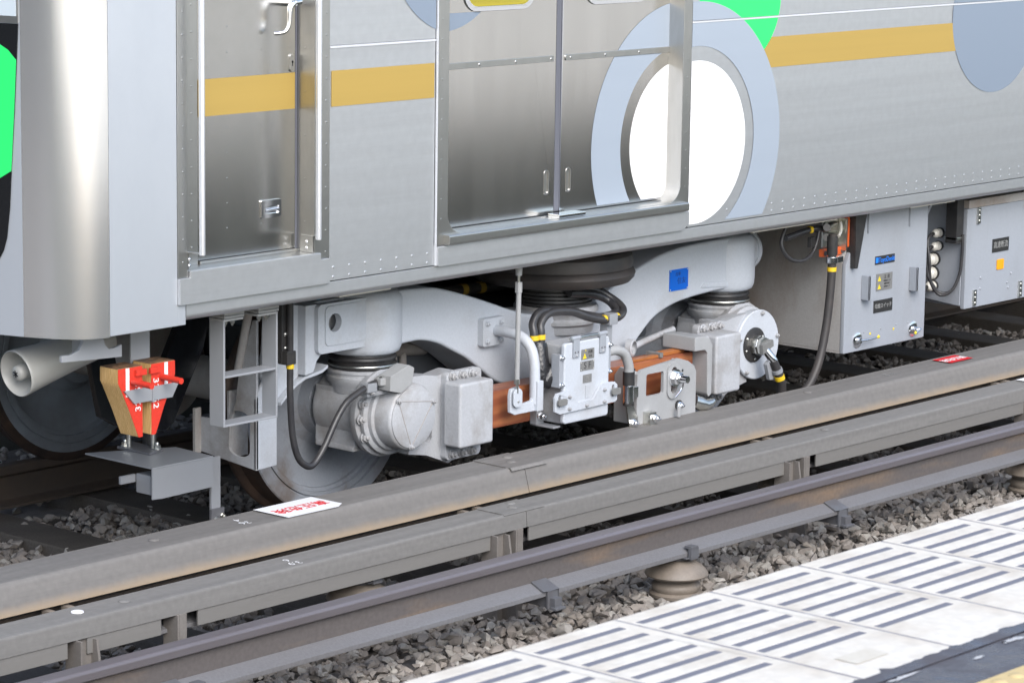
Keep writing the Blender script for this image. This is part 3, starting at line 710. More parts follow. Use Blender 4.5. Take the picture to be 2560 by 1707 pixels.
for i in range(10):
    za, zc = 1.6415 + .01235 * i, 1.6415 + .01235 * (i + 1)
    def xl(z): return max(CX + math.sqrt(.558 ** 2 - (z - CZ) ** 2), 1.675 + math.sqrt(max(0, .268 ** 2 - (z - 1.93) ** 2)))
    def xr(z): return 3.562 - math.sqrt(.35 ** 2 - (z - 1.792) ** 2)
    cells.append([(xl(za), za), (xr(za), za), (xr(zc), zc), (xl(zc), zc)])
decal('stripe', 'stripe', car, cells, 0, 9, 0, 3, -.0022)
decal('stripe', 'stripe', car, [[(3.562 + .35, 1.641), (9, 1.641), (9, 1.765), (3.562 + .35, 1.765)]], 0, 9, 0, 3, -.0022)

# ================================================================== BOGIE
bog = thing('bogie', 'light grey two axle bogie with gull wing side frame under the car', 'bogie', (1.1, 1.45, 0))
WB = 2.2
FY0, FY1 = .36, .58
def smooth_curve(pts, sub=5):
    P = [Vector(p) for p in pts]; Q = []
    for i in range(len(P) - 1):
        a = P[max(i - 1, 0)]; b = P[i]; c = P[i + 1]; d = P[min(i + 2, len(P) - 1)]
        for k in range(sub):
            t = k / sub
            Q.append(tuple(.5 * ((2 * b) + (c - a) * t + (2 * a - 5 * b + 4 * c - d) * t * t + (3 * b - a - 3 * c + d) * t ** 3)))
    return Q + [tuple(P[-1])]
top = smooth_curve([(.02, .882), (.22, .874), (.31, .862), (.472, .817), (.60, .775), (.74, .728), (.86, .70), (1.1, .69), (1.22, .706), (1.30, .736), (1.461, .80), (1.6, .842), (1.72, .866), (1.9, .88), (2.16, .882)])
bot = smooth_curve([(2.16, .668), (2.0, .664), (1.862, .655), (1.74, .638), (1.618, .598), (1.53, .535), (1.45, .47), (1.36, .425), (1.1, .41), (.82, .42), (.66, .45), (.551, .516), (.47, .57), (.386, .612), (.30, .652), (.207, .674), (.12, .674), (.02, .668)])
B().plate(top + bot, FY0, FY1).done('side_frame', 'grey', bog, bevel=.018, seg=3, smooth=50)
sfr = bog.children[-1]
# end plate with hole, flange, top cover
ep = rrect(-.345, -.06, .688, .872, .02, 4)
hc = arc(-.263, .799, .034, 0, 360, 20)[:-1]
e_ = B().plate(ep, FY0, FY0 + .025, 'Y', [hc[::-1]]).done('end_plate', 'grey', bog, bevel=.006)
B().plate(rrect(-.34, -.06, .7, .87, .02, 4), FY0 + .07, FY0 + .08).done('web_plate', 'grey2', bog)
B().plate(rrect(-.312, -.10, .715, .862, .02, 4), FY0 - .006, FY0 + .001, 'Y', [hc[::-1]]).done('raised_panel', 'grey', bog, bevel=.004)
B().plate([(-.39, .612), (-.345, .62), (-.33, .66), (-.30, .688), (-.30, .872), (-.39, .872)], FY0 + .02, FY0 + .14).done('end_bracket', 'grey', bog, bevel=.008)
B().plate([(-.50, .53), (-.44, .575), (-.385, .605), (-.385, .872), (-.53, .872), (-.55, .62)], FY0 + .06, FY0 + .1).done('guard_web', 'grey', bog, bevel=.006)
fl_ = [(-.50, .515), (-.453, .555), (-.413, .580), (-.372, .597), (-.323, .603), (-.286, .610), (-.258, .624)]
B().plate(fl_ + [(x, z + .012) for x, z in fl_[::-1]], .395, .50).done('guard_flange', 'grey', bog, bevel=.002)

def housing(cx, cap):
    b = B()
    b.lathe([(0, .885), (.118, .885), (.135, .878), (.145, .866), (.15, .85), (.15, .70), (.147, .672), (.14, .655), (.128, .648), (0, .648)], (cx, .47, 0), (0, 0, 1), 48)
    return b.done('spring_housing', 'grey', bog, smooth=45)
housing(0, 0); housing(WB, 1)
B().plate(rrect(-.02, .075, .672, .70, .01), FY0 - .012, .5).plate([(WB - .28, .69), (WB - .1, .675), (WB - .02, .69), (WB - .1, .7), (WB - .25, .71)], FY0 - .006, .5).done('casting_rib', 'grey', bog, bevel=.006)
B().lathe([(0, 0), (.085, 0), (.09, .004), (.09, .016), (0, .02)], (WB + .165, .47, .80), (1, 0, 0), 28).done('end_cap', 'grey', bog)
B().cyl((WB + .10, .47, .80), (WB + .168, .47, .80), .082).done('end_boss', 'grey', bog)
for cx in (0, WB):
    s_ = B().lathe([(.118, .65), (.12, .64), (.128, .636), (.130, .628), (.127, .622), (.120, .62), (.120, .614), (.129, .61), (.131, .6), (.128, .592), (.122, .588), (.122, .57), (0, .57), ], (cx, .47, 0), (0, 0, 1), 48).done('rubber_spring', 'rubber', bog)
    B().lathe([(.1315, .6), (.1325, .603), (.1325, .606), (.131, .608)], (cx, .47, 0), (0, 0, 1), 48).done('spring_band', 'zinc', s_)

def ab_arm(cx, sgn):
    # arm that carries the collector beam
    sx = lambda v: cx + sgn * v
    arm = [(.05, .565), (.13, .562), (.20, .55), (.285, .562), (.30, .56), (.30, .212), (.27, .205), (.15, .252), (.05, .27)]
    s1 = rrect(.142, .178, .30, .415, .017, 5); s2 = rrect(.13, .168, .445, .49, .017, 5)
    if sgn < 0:
        arm = [(cx - x, z) for x, z in arm][::-1]; s1 = [(cx - x, z) for x, z in s1]; s2 = [(cx - x, z) for x, z in s2]
    else:
        arm = [(cx + x, z) for x, z in arm]; s1 = [(cx + x, z) for x, z in s1][::-1]; s2 = [(cx + x, z) for x, z in s2][::-1]
    B().plate(arm, .275, .345, 'Y', [s1, s2]).done('beam_arm', 'grey2', bog, bevel=.006)
def axle_box(cx, sgn, cover):
    """axle box; sgn=+1: arm reaches towards +X"""
    ab = B()
    ab.lathe([(0, .588), (.13, .588), (.136, .583), (.136, .577), (.131, .574), (.131, .565), (.137, .56), (.137, .545), (.125, .53), (.12, .50), (0, .50)], (cx, .47, 0), (0, 0, 1), 44)
    ab = ab.done('spring_seat', 'grey2', bog, smooth=40)
    b = B()
    b.lathe([(0, .0), (.118, .0), (.132, .012), (.135, .03), (.135, .23), (.132, .245), (0, .245)], (cx, .615, .43), (0, -1, 0), 44)
    b.box(cx - .115, cx + .115, .395, .605, .30, .52)
    b.box(cx - .12, cx + .12, .40, .60, .285, .305)
    b.done('axle_box', 'grey2', bog, bevel=.006, smooth=45)
    # stepped cover rings towards the end
    B().lathe([(0, 0), (.164, 0), (.168, .006), (.168, .03), (.162, .036), (.152, .037), (.152, .048), (.156, .05), (.156, .062), (.150, .067), (.140, .069), (.138, .085), (.132, .09), (0, .09)], (cx, .375, .43), (0, -1, 0), 48).done('cover_ring', 'grey2', bog, smooth=40)
    if not cover: return ab_arm(cx, sgn)
    er = B().lathe([(0, 0), (.126, 0), (.126, .07), (.122, .078), (.117, .081), (.1165, .0855), (.112, .088), (0, .088)], (cx, .287, .43), (0, -1, 0), 48).done('end_cover', 'grey2', bog, smooth=40)
    for a in (25, 140, 262):
        x, z = cx + .112 * math.cos(math.radians(a)), .43 + .112 * math.sin(math.radians(a))
        bolt(er, (x, .2, z), r=.0095, h=.01, m='grey2')
    if cover:
        pa = [(cx + .112 * math.cos(math.radians(a)), .43 + .112 * math.sin(math.radians(a))) for a in (25, 140, 262)]
        b = B()
        for i in range(3): b.tube([(pa[i][0], .1985, pa[i][1]), (pa[(i + 1) % 3][0], .1985, pa[(i + 1) % 3][1])], .0014, 6, 1)
        b.done('lock_wire', 'grey_dirty', er)
    for a in (-150, -178, 160):
        x, z = cx + .153 * math.cos(math.radians(a)), .43 + .153 * math.sin(math.radians(a))
        bolt(er, (x, .33, z), r=.016, h=.014, m='grey2')
    return ab_arm(cx, sgn)
axle_box(0, 1, True)
axle_box(WB, -1, False)
def clamp_box(x0, x1, y0, nm):
    f = B().plate(rrect(x0 + .02, x1 + .028, .222, .562, .02, 4), .245, .278).done('clamp_flange', 'grey2', bog, bevel=.005)
    c = B().plate(rrect(x0, x1, .284, .532, .012, 4), y0, .2445).done('clamp_cover', 'grey2', bog, bevel=.012, seg=3)
    for i in range(3):
        xx = x0 + .05 + .055 * i
        bolt(f, (xx, .244, .546), r=.0155, h=.016, m='grey2'); bolt(f, (xx, .244, .246), r=.0155, h=.016, m='grey2')
    return c
clamp_box(.205, .395, .155, 'L')
clamp_box(1.745, 1.915, .13, 'R')
# U-shaped beam shoe at the right clamp
B().plate([(1.60, .545), (1.66, .545), (1.70, .53), (1.72, .50), (1.72, .295), (1.70, .285), (1.69, .30), (1.685, .47), (1.67, .485), (1.60, .487)], .13, .30).done('beam_shoe', 'lgrey', bog, bevel=.006)
B().plate([(1.715, .535), (1.742, .53), (1.742, .29), (1.715, .285)], .165, .31).done('beam_shoe', 'grey2', bog, bevel=.006)
# right axle end: round speed sensor cover with connector
DX, DY, DZ = WB, .268, .427
dsk = B().lathe([(0, -.03), (.147, -.03), (.150, 0), (.150, .008), (.146, .012), (0, .012)], (DX, DY, DZ), (0, -1, 0), 48).done('sensor_cover', 'grey', bog)
for a in (165, 80, 10, 235): bolt(dsk, (DX + .136 * math.cos(math.radians(a)), DY - .0125, DZ + .136 * math.sin(math.radians(a))), r=.009, h=.008, m='grey2')
KX, KY, KZ = DX - .03, DY - .012, DZ + .003
cn = B().lathe([(0, 0), (.075, 0), (.075, .006), (.062, .010), (0, .010)], (KX, KY, KZ), (0, -1, 0), 36).done('connector_flange', 'rubber', bog)
B().lathe([(0, 0), (.044, 0), (.044, .03), (.040, .034), (.040, .05), (0, .05)], (KX + .003, KY - .008, KZ), (0, -1, 0), 8).done('connector_body', 'zinc', cn, bevel=.003)
B().plate([(KX - .035, KZ - .03), (KX + .04, KZ + .0), (KX + .035, KZ + .028), (KX - .04, KZ + .012)], KY - .078, KY - .058).done('connector_clip', 'greyplate', cn, bevel=.003)
for a in (150, 30, 270, 200): rivet(cn, (KX + .062 * math.cos(math.radians(a)), KY - .006, KZ + .062 * math.sin(math.radians(a))), .008, .006, 'zinc', 'screw')
B().tube([(KX, KY - .06, KZ - .015), (KX + .02, KY - .08, KZ - .05), (KX + .03, KY - .085, KZ - .065)], .02, 14, 4).done('connector_nut', 'chrome', cn)
B().plate([(KX - .01, KZ - .075), (KX + .01, KZ - .06), (KX + .045, KZ - .125), (KX + .04, KZ - .145), (KX + .015, KZ - .145)], KY - .08, KY - .06).done('cable_bracket', 'galv', bog, bevel=.003)
# wheels and axles
def wheel(cx, near):
    yo = .645 if near else 2.255; d = 1 if near else -1
    w_ = thing_part = None
    t = B().lathe([(.43, .0), (.4295, .01), (.431, .07), (.434, .088), (.447, .097), (.456, .106), (.458, .115), (.454, .124), (.44, .128), (.42, .128)], (cx, yo, .43), (0, d, 0), 72).done('wheel', 'tread', bog)
    web = [(.43, 0), (.425, -.004), (.378, -.004), (.377, .008), (.368, .010), (.367, .002), (.352, .003), (.350, .016), (.338, .018), (.335, .03), (.322, .034), (.25, .062), (.17, .058), (.135, .035), (.125, .01), (.122, -.012), (.10, -.016), (0, -.016)]
    B().lathe(web, (cx, yo, .43), (0, d, 0), 72).done('wheel_face', 'wheel' if near else 'farwheel', t, smooth=28)
    back = [(.42, .128), (.385, .128), (.384, .120), (.376, .120), (.375, .127), (.352, .126), (.350, .114), (.335, .112), (.32, .10), (.26, .088), (.17, .10), (.13, .14), (.125, .17), (.085, .17), (0, .17)]
    B().lathe(back, (cx, yo, .43), (0, d, 0), 72).done('wheel_back', 'farwheel', t, smooth=28)
    return t
for cx in (0, WB):
    for nr in (True, False): wheel(cx, nr)
    B().cyl((cx, .8, .43), (cx, 2.1, .43), .085, n=28).cyl((cx, 1.55, .43), (cx, 1.75, .43), .2, n=32).done('axle', 'grey_dirty', bog)
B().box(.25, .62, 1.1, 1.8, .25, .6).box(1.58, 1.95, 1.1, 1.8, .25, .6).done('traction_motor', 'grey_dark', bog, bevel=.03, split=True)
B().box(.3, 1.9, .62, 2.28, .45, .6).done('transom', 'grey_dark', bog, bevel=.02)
B().box(.16, .2, .60, .68, .56, .70).box(.2, .24, .605, .68, .52, .69).done('brake_head', mat('green_brake', (.1, .22, .04), .5), bog, bevel=.006, split=True)
B().box(.205, .212, .597, .604, .52, .69).done('brake_edge', 'orange', bog)
B().tube([(.24, .62, .6), (.5, .62, .58)], .03, 14, 1).tube([(.3, .61, .66), (.36, .61, .60), (.37, .61, .5)], .016, 10, 5).box(.27, .34, .61, .66, .54, .68).done('brake_linkage', 'grey_dirty', bog, bevel=.004, split=True)
# rear side frame (far side) keeps the underside dark
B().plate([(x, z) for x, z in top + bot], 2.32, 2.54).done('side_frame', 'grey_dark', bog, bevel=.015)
# air spring
asp = B().lathe([(0, .93), (.30, .93), (.315, .915), (.32, .895), (.32, .868), (.315, .862), (.322, .856), (.33, .84), (.326, .825), (.31, .807), (.28, .80), (.17, .80), (0, .80)], (1.1, .47, 0), (0, 0, 1), 64).done('air_spring', 'rubber_dusty', bog, smooth=30)
pr = []
for i in range(6):
    z = .80 - .0155 * i; pr += [(.148, z), (.157, z - .003), (.158, z - .010), (.148, z - .0135)]
B().lathe([(0, .80)] + pr + [(0, .705)], (1.1, .47, 0), (0, 0, 1), 48).done('rubber_stack', 'rubber', asp)
B().lathe([(0, .708), (.165, .708), (.172, .70), (.172, .685), (.16, .675), (.155, .66), (.168, .65), (.168, .64), (.155, .63), (.15, .60), (0, .6)], (1.1, .455, 0), (0, 0, 1), 48).done('spring_base', 'grey2', asp)
# levelling rod and its bent pipe
bp = B().plate(rrect(.525, .648, .612, .722, .008), FY0 - .03, FY0 + .002).done('pipe_flange', 'grey', bog, bevel=.003)
for x in (.548, .625):
    for z in (.632, .702): bolt(bp, (x, FY0 - .031, z), r=.0095, h=.009, m='grey')
B().tube([(.60, .34, .67), (.60, .27, .67), (.60, .20, .66), (.602, .155, .625), (.602, .135, .57), (.602, .13, .50), (.602, .13, .41)], .021, 18, 6).done('bent_pipe', 'grey', bog)
lb = B().plate([(.45, .395), (.475, .383), (.62, .383), (.62, .50), (.585, .50), (.585, .44), (.575, .425), (.525, .42), (.51, .435), (.508, .475), (.497, .492), (.455, .485), (.448, .46)], .12, .135).box(.59, .625, .105, .135, .383, .5).done('rod_bracket', 'grey', bog, bevel=.003)
bolt(lb, (.477, .119, .437), r=.0105, h=.01, m='zinc')
B().plate(rrect(.452, .502, .415, .487, .02, 5), .104, .112).done('rod_clevis', 'grey', lb, bevel=.003)
rod = B().cyl((.472, .108, .525), (.466, .1, .86), .0098, n=16).cyl((.466, .1, .86), (.4655, .1, .90), .014, n=6).done('levelling_rod', 'lgrey', bog)
B().cyl((.474, .108, .47), (.472, .108, .53), .0055, n=10).cyl((.4655, .1, .895), (.465, .1, .94), .0055, n=10).lathe([(0, 0), (.012, 0), (.012, .02), (0, .02)], (.472, .108, .505), (0, 0, 1), 6).done('rod_thread', 'zinc', rod, split=True)
B().lathe([(0, 0), (.012, 0), (.014, .03), (.011, .05), (0, .05)], (.465, .1, .925), (0, 0, 1), 14).done('rod_boot', 'lgrey', rod)
# blue maker's plate
bl = B().box(1.711, 1.834, FY0 - .004, FY0 + .002, .697, .786).done('blue_plate', 'blueplate', bog)
bl['label'] = 'blue rectangular plate on the right arm'
text('住友', 'plate_mark', 'bluetext', bl, (1.79, FY0 - .0046, .735), .03)
text('台車', 'plate_mark', 'bluetext', bl, (1.765, FY0 - .0046, .765), .018)
for x in (1.716, 1.829):
    for z in (.702, .781): rivet(bl, (x, FY0 - .0038, z), .0035, .002, 'zinc')

# guard iron box at the frame end
gx = -.57
slot = [(.54 + .056 * math.cos(a) * 1.0, (.455 if math.sin(a) > 0 else .345) + .03 * math.sin(a) * 1.0) for a in [2 * math.pi * i / 24 for i in range(24)]]
B().plate([(.452, .276), (.747, .305), (.747, .434), (.59, .44), (.56, .52), (.545, .61), (.47, .83), (.452, .83)], gx, gx + .012, 'X', [slot]).done('guard_plate', 'grey2', bog, bevel=.003)
B().plate([(gx, .277), (gx + .105, .281), (gx + .105, .60), (gx + .05, .625), (gx + .02, .58), (gx, .54)], .452, .464).done('guard_plate', 'grey', bog, bevel=.003)
B().plate([(gx + .005, .30), (gx + .1, .30), (gx + .1, .55), (gx + .005, .55)], .60, .61).done('guard_web', 'grey2', bog)
B().tube([(gx - .02, .47, .86), (gx + .0, .55, .62)], .016, 10, 1).box(gx - .03, gx + .0, .745, .757, .30, .47).done('guard_strut', 'grey_dirty', bog, split=True)
B().box(-.70, -.655, .55, .562, .06, .33).done('sensor_bracket', 'galv', bog, bevel=.002)
sbk = B().box(-.712, -.648, .537, .5495, .03, .14).done('bracket_foot', 'clip', bog, bevel=.002)
for z in (.10, .11): bolt(sbk, (-.69 + (z - .1) * 3, .536, z), r=.009, h=.012, m='zinc')

# ================================================================== COLLECTOR GEAR
bm_ = thing('collector_beam', 'varnished reddish wooden beam carrying the current collector along the bogie', 'beam', (1.08, .25, .32))
B().box(.30, 1.68, .20, .30, .322, .470).done('beam', 'beamwood', bm_, bevel=.008)
cs = thing('collector_shoe', 'grey collector shoe bracket with square window and slotted bolt on the wooden beam', 'collector', (1.36, .12, .25))
outer = [(1.165, .25), (1.545, .25), (1.545, .42), (1.53, .446), (1.49, .47), (1.43, .488), (1.19, .470), (1.165, .455)]
win = rrect(1.222, 1.333, .358, .448, .01, 3)
slt = rrect(1.372, 1.412, .35, .458, .019, 6)
B().plate(outer, .078, .092, 'Y', [win[::-1], slt[::-1]]).done('bracket_plate', 'lgrey', cs, bevel=.004)
B().plate(rrect(1.352, 1.432, .328, .478, .036, 7), .07, .0778, 'Y', [slt[::-1]]).done('slot_boss', 'lgrey', cs, bevel=.003)
B().plate([(.092, .25), (.198, .25), (.198, .44), (.17, .475), (.092, .465)], 1.165, 1.18, 'X').done('side_cheek', 'lgrey', cs, bevel=.004)
B().plate([(.092, .25), (.198, .25), (.198, .46), (.092, .44)], 1.53, 1.545, 'X').done('side_cheek', 'lgrey', cs, bevel=.004)
sb = B().lathe([(0, 0), (.036, 0), (.036, .01), (0, .01)], (1.392, .07, .415), (0, -1, 0), 28).done('adjusting_nut', 'chrome', cs)
B().lathe([(0, 0), (.028, 0), (.028, .02), (.024, .024), (0, .024)], (1.392, .06, .415), (0, -1, 0), 6).cyl((1.392, .04, .415), (1.392, .0, .415), .015, n=16).done('nut_head', 'chrome', sb, bevel=.002)
B().tube([(1.40, .03, .40), (1.40, .035, .375), (1.385, .045, .35), (1.378, .05, .34)], .0035, 8, 4).done('split_pin', 'chrome', sb)
for x, z in ((1.455, .435), (1.455, .405)): rivet(cs, (x, .0778, z), .006, .001, 'rubber', 'hole')
b1 = B().lathe([(0, 0), (.02, 0), (.02, .008), (0, .008)], (1.43, .0775, .297), (0, -1, 0), 24).done('washer', 'rubber', cs); bolt(b1, (1.43, .069, .297), r=.013, h=.014, m='chrome')
sx_ = B().box(1.205, 1.245, .04, .0775, .245, .30).done('shoe_holder', 'zinc', cs, bevel=.002); bolt(sx_, (1.235, .039, .275), r=.013, h=.016, m='chrome')
B().cyl((1.40, .05, .255), (1.40, .05, .30), .008).box(1.27, 1.50, .0, .075, .225, .245).done('shoe_arm', 'lgrey', cs, bevel=.004, split=True)
b1 = B().cyl((1.56, .12, .42), (1.575, .12, .42), .012).done('stud', 'zinc', cs)
B().tube([(1.56, .10, .29), (1.62, .08, .27), (1.66, .07, .285)], [.03, .03, .022, .018, .01], 14, 2).done('shoe_tip', 'zinc', cs)
text('TOYO', 'beam_plate_lettering', 'lighttext', cs, (1.265, .1985, .435), .016)
B().box(1.235, 1.30, .1986, .1999, .422, .447).done('beam_plate', 'blackplate', cs)
B().box(1.248, 1.29, .19, .1985, .355, .40).done('beam_stud_plate', 'rubber', cs, bevel=.002)
# copper shunts lying on the beam
sh = thing('flat_copper_strap', 'orange copper strap with grey clip lying on top of the wooden beam', 'strap', (1.4, .25, .47))
B().box(1.29, 1.46, .205, .235, .4705, .482).box(1.47, 1.64, .215, .232, .4705, .485).box(1.47, 1.64, .24, .257, .4705, .485).done('strap', mat('copper_varnish', (.55, .2, .06), .3, .3, var=.5, vscale=20, vcol=(.3, .1, .04)), sh, bevel=.002, split=True)
B().box(1.455, 1.475, .195, .27, .4705, .490).done('clip', 'greyplate', sh, bevel=.002)
B().tube([(1.42, .33, .49), (1.52, .34, .51), (1.72, .34, .54)], .014, 12, 4).lathe([(.028, 0), (.036, .004), (.036, .028), (.028, .032)], (1.40, .325, .505), (.3, -1, 0), 24).done('tie_bar', 'grey2', sh, split=True)

# fuse box marked SF
fb = thing('fuse_box', 'grey fuse box marked SF with hinged lid hung on the wooden beam', 'box', (.82, .12, .31))
B().box(.70, .965, .072, .198, .32, .63).done('box_body', 'grey2', fb, bevel=.012)
lid = B().plate(rrect(.682, .952, .326, .642, .014, 4), .05, .0705).done('lid', 'grey', fb, bevel=.006, seg=3)
B().box(.655, .70, .165, .199, .308, .505).box(.655, .70, .08, .199, .308, .316).box(.965, 1.0, .18, .199, .47, .60).done('mounting_plate', 'galv', fb, bevel=.003, split=True)
mp_ = fb.children[-1]
for z in (.465, .345): bolt(mp_, (.678, .164, z), r=.016, h=.018, m='chrome')
for x in (.745, .905):
    h = B().box(x - .018, x + .018, .042, .0495, .582, .655).lathe([(0, 0), (.0095, 0), (.0095, .05), (0, .05)], (x - .025, .05, .657), (1, 0, 0), 14).done('hinge', 'grey3', lid, bevel=.002)
    for dx in (-.009, .009): rivet(h, (x + dx, .0418, .603), .0042, .003, 'clip')
    rivet(h, (x, .0418, .590), .005, .004, 'grey2')
B().tube([(.71, .05, .657), (.93, .05, .657)], .006, 10, 1).done('hinge_pin', 'zinc', lid)
lk = B().plate([(.628, .455), (.70, .462), (.752, .41), (.757, .404), (.843, .404), (.85, .41), (.895, .463), (.975, .458), (.992, .445), (.992, .385), (.98, .377), (.645, .373), (.618, .385), (.618, .44)], .038, .0495, 'Y', [rrect(.636, .652, .40, .447, .0078, 4)[::-1], rrect(.958, .974, .40, .447, .0078, 4)[::-1]]).done('latch_plate', 'grey', fb, bevel=.003)
for x, z in ((.70, .435), (.70, .388), (.803, .388), (.91, .435), (.91, .388)): bolt(lk, (x, .0375, z), r=.0065, h=.007, m='grey2')
for x in (.645, .968):
    B().tube([(x, .07, .422), (x, .03, .422)], .012, 12, 1).plate(rrect(x - .024, x + .026, .409, .435, .008), .02, .031).done('wing_latch', 'greyplate', lk, bevel=.002)
B().plate(rrect(.809, .833, .413, .465, .003), .047, .0497).done('inspection_tab', 'grey', lid, bevel=.001)
w1 = B().box(.781, .858, .0482, .0497, .566, .607).done('warning_plate', 'greyplate', lid)
B().plate([(.789, .570), (.811, .570), (.80, .592)], .0474, .0481).done('triangle', 'yellow', w1)
rivet(w1, (.806, .0481, .601), .003, .001, 'yellow', 'dot')
text('!', 'mark', 'darktext', w1, (.80, .0472, .578), .014)
text('危険', 'mark', 'darktext', w1, (.834, .0478, .594), .013); text('注意', 'mark', 'darktext', w1, (.834, .0478, .577), .010)
w2 = B().box(.776, .859, .0482, .0497, .523, .560).done('marking_plate', 'greyplate', lid)
text('S F', 'lettering', 'darktext', w2, (.8175, .0478, .5415), .037)
for x in (.780, .855):
    for z in (.527, .556): rivet(w2, (x, .0481, z), .0025, .0015, 'zinc')
w3 = B().box(.793, .845, .0482, .0497, .474, .506).done('data_plate', 'greyplate', lid)
for i in range(4): text('MODEL' if i % 2 else 'FUSE BOX', 'lettering', 'lighttext', w3, (.819, .0478, .500 - .0072 * i), .006)
B().box(.662, .682, .058, .10, .47, .60).box(.953, .972, .058, .10, .49, .62).done('side_strap', 'grey3', fb, bevel=.003, split=True)
ss = fb.children[-1]
for x, z in ((.672, .588), (.672, .482), (.962, .605), (.962, .50)): bolt(ss, (x, .0575, z), r=.008, h=.01, m='chrome')
# heavy cables to the fuse box
c1_ = thing('power_cable', 'pair of thick black cables with yellow bands curving to the fuse box boot', 'cable', (.75, .25, .47))
B().tube([(.645, .17, .60), (.645, .175, .67), (.655, .19, .71), (.71, .195, .748), (.85, .19, .738), (.95, .18, .71), (1.04, .17, .69), (1.12, .175, .692), (1.17, .20, .70), (1.185, .25, .73), (1.12, .28, .76), (1.0, .30, .775)], .0165, 14, 6).tube([(.68, .168, .60), (.68, .17, .67), (.69, .18, .705), (.745, .182, .74), (.86, .175, .733), (.95, .163, .703), (1.04, .15, .682), (1.13, .15, .685), (1.20, .19, .705), (1.20, .25, .74), (1.14, .29, .775), (1.0, .32, .79)], .0165, 14, 6).done('cable', 'cable', c1_, split=True)
for p, q in (((.645, .173, .645), (.645, .174, .664)), ((.68, .169, .645), (.68, .17, .664)), ((1.03, .153, .684), (1.045, .151, .6825)), ((1.105, .15, .6835), (1.12, .15, .6845))): B().cyl(p, q, .0178, n=16).done('yellow_band', 'tape', c1_)
B().box(1.05, 1.10, .13, .185, .66, .705).box(1.06, 1.09, .15, .19, .57, .66).done('cable_clamp', 'galv', c1_, bevel=.004)
B().tube([(.662, .165, .635), (.658, .16, .60), (.652, .15, .555), (.648, .14, .51), (.655, .13, .488), (.70, .12, .535)], [.03, .033, .035, .036, .036, .037, .038, .038, .037, .036, .034, .033, .034, .036, .036], 18, 3).done('cable_boot', mat('shiny_black_tape', (.02, .02, .022), .22, 0, bump=.5, bscale=45), c1_)
c2_ = thing('shoe_lead', 'short grey sleeved lead dropping from fuse box to the collector bracket', 'cable', (1.1, .1, .3))
B().tube([(.98, .1, .56), (1.03, .09, .57), (1.085, .085, .55), (1.11, .08, .50), (1.112, .08, .46)], .02, 14, 6).done('sleeve', 'lgrey', c2_)
B().cyl((1.112, .08, .475), (1.113, .08, .42), .024, n=18).cyl((1.114, .08, .355), (1.114, .08, .338), .022, n=18).done('black_band', 'rubber', c2_, split=True)
B().cyl((1.113, .08, .42), (1.114, .08, .345), .022, n=18).box(1.13, 1.165, .07, .10, .365, .41).done('lug_barrel', 'chrome', c2_, bevel=.003, split=True)
B().plate([(1.092, .34), (1.136, .34), (1.15, .30), (1.165, .285), (1.165, .26), (1.15, .245), (1.12, .245), (1.105, .28)], .07, .077).done('lug_palm', 'zinc', c2_, bevel=.002); bolt(c2_, (1.137, .0695, .265), r=.013, h=.015, m='chrome')

# ================================================================== CABLES AND HOSES
sc = thing('sensor_cable', 'thin black cable with yellow band looping down in front of the left wheel', 'cable', (-.58, .25, .32))
cp = [(-.596, .25, .93), (-.596, .25, .80), (-.596, .25, .69), (-.595, .25, .575), (-.583, .25, .44), (-.555, .25, .355), (-.51, .25, .316), (-.47, .25, .322), (-.42, .25, .376), (-.36, .25, .466), (-.31, .25, .52), (-.25, .25, .548), (-.19, .25, .567), (-.14, .25, .578)]
B().tube(cp, .0125, 12, 6).done('cable', 'cable', sc, split=True)
B().cyl((-.596, .25, .685), (-.596, .25, .703), .0145, n=14).done('yellow_band', 'tape', sc)
B().box(-.628, -.575, .26, .31, .705, .99).box(-.625, -.58, .235, .285, .70, .75).done('cable_holder', 'rubber', sc, bevel=.004, split=True)
hld = sc.children[-1]
for z in (.76, .81, .72): rivet(hld, (-.612, .259, z), .008, .006, 'zinc', 'screw')
bc = B().box(-.215, -.165, .232, .272, .545, .578).box(-.20, -.09, .25, .30, .525, .54).done('cable_clip', 'galv', sc, bevel=.004); bolt(bc, (-.18, .245, .54), r=.007, h=.008, m='grey2')
B().plate([(-.128, .60), (-.03, .632), (.0, .618), (-.01, .56), (-.07, .53), (-.13, .545)], .20, .262).box(-.155, -.09, .225, .26, .565, .592).done('cable_gland_box', 'lgrey', sc, bevel=.004)
B().lathe([(0, 0), (.018, 0), (.018, .012), (0, .012)], (-.142, .25, .578), (1, 0, .25), 14).done('gland_nut', 'zinc', sc)

hz = thing('power_hose', 'thick black hose with steel clamp hanging from the orange terminal block', 'hose', (2.5, .1, .3))
B().tube([(2.502, .10, .89), (2.503, .10, .82), (2.504, .10, .72), (2.496, .10, .62), (2.478, .10, .50), (2.447, .10, .385), (2.405, .10, .30), (2.35, .11, .23), (2.25, .15, .17)], .0185, 16, 6).done('hose', 'rubber_dusty', hz)
B().cyl((2.502, .10, .88), (2.503, .10, .80), .0235, n=18).done('hose_boot', 'rubber', hz)
B().cyl((2.503, .10, .792), (2.503, .10, .765), .026, n=20).box(2.52, 2.56, .08, .11, .765, .792).done('hose_clamp', 'chrome', hz, bevel=.002)
B().cyl((2.504, .10, .747), (2.504, .10, .729), .0205, n=18).done('yellow_band', 'tape', hz)
tb = thing('terminal_block', 'orange insulating board with brass bolts hung under the body beside the big box', 'terminal', (2.6, .16, .78))
B().box(2.51, 2.672, .155, .175, .782, .815).box(2.655, 2.672, .13, .175, .815, .945).done('board', 'orange', tb, bevel=.003, split=True)
B().box(2.53, 2.652, .17, .18, .82, .945).box(2.646, 2.654, .128, .17, .80, .94).done('metal_plate', 'zinc', tb, bevel=.002, split=True)
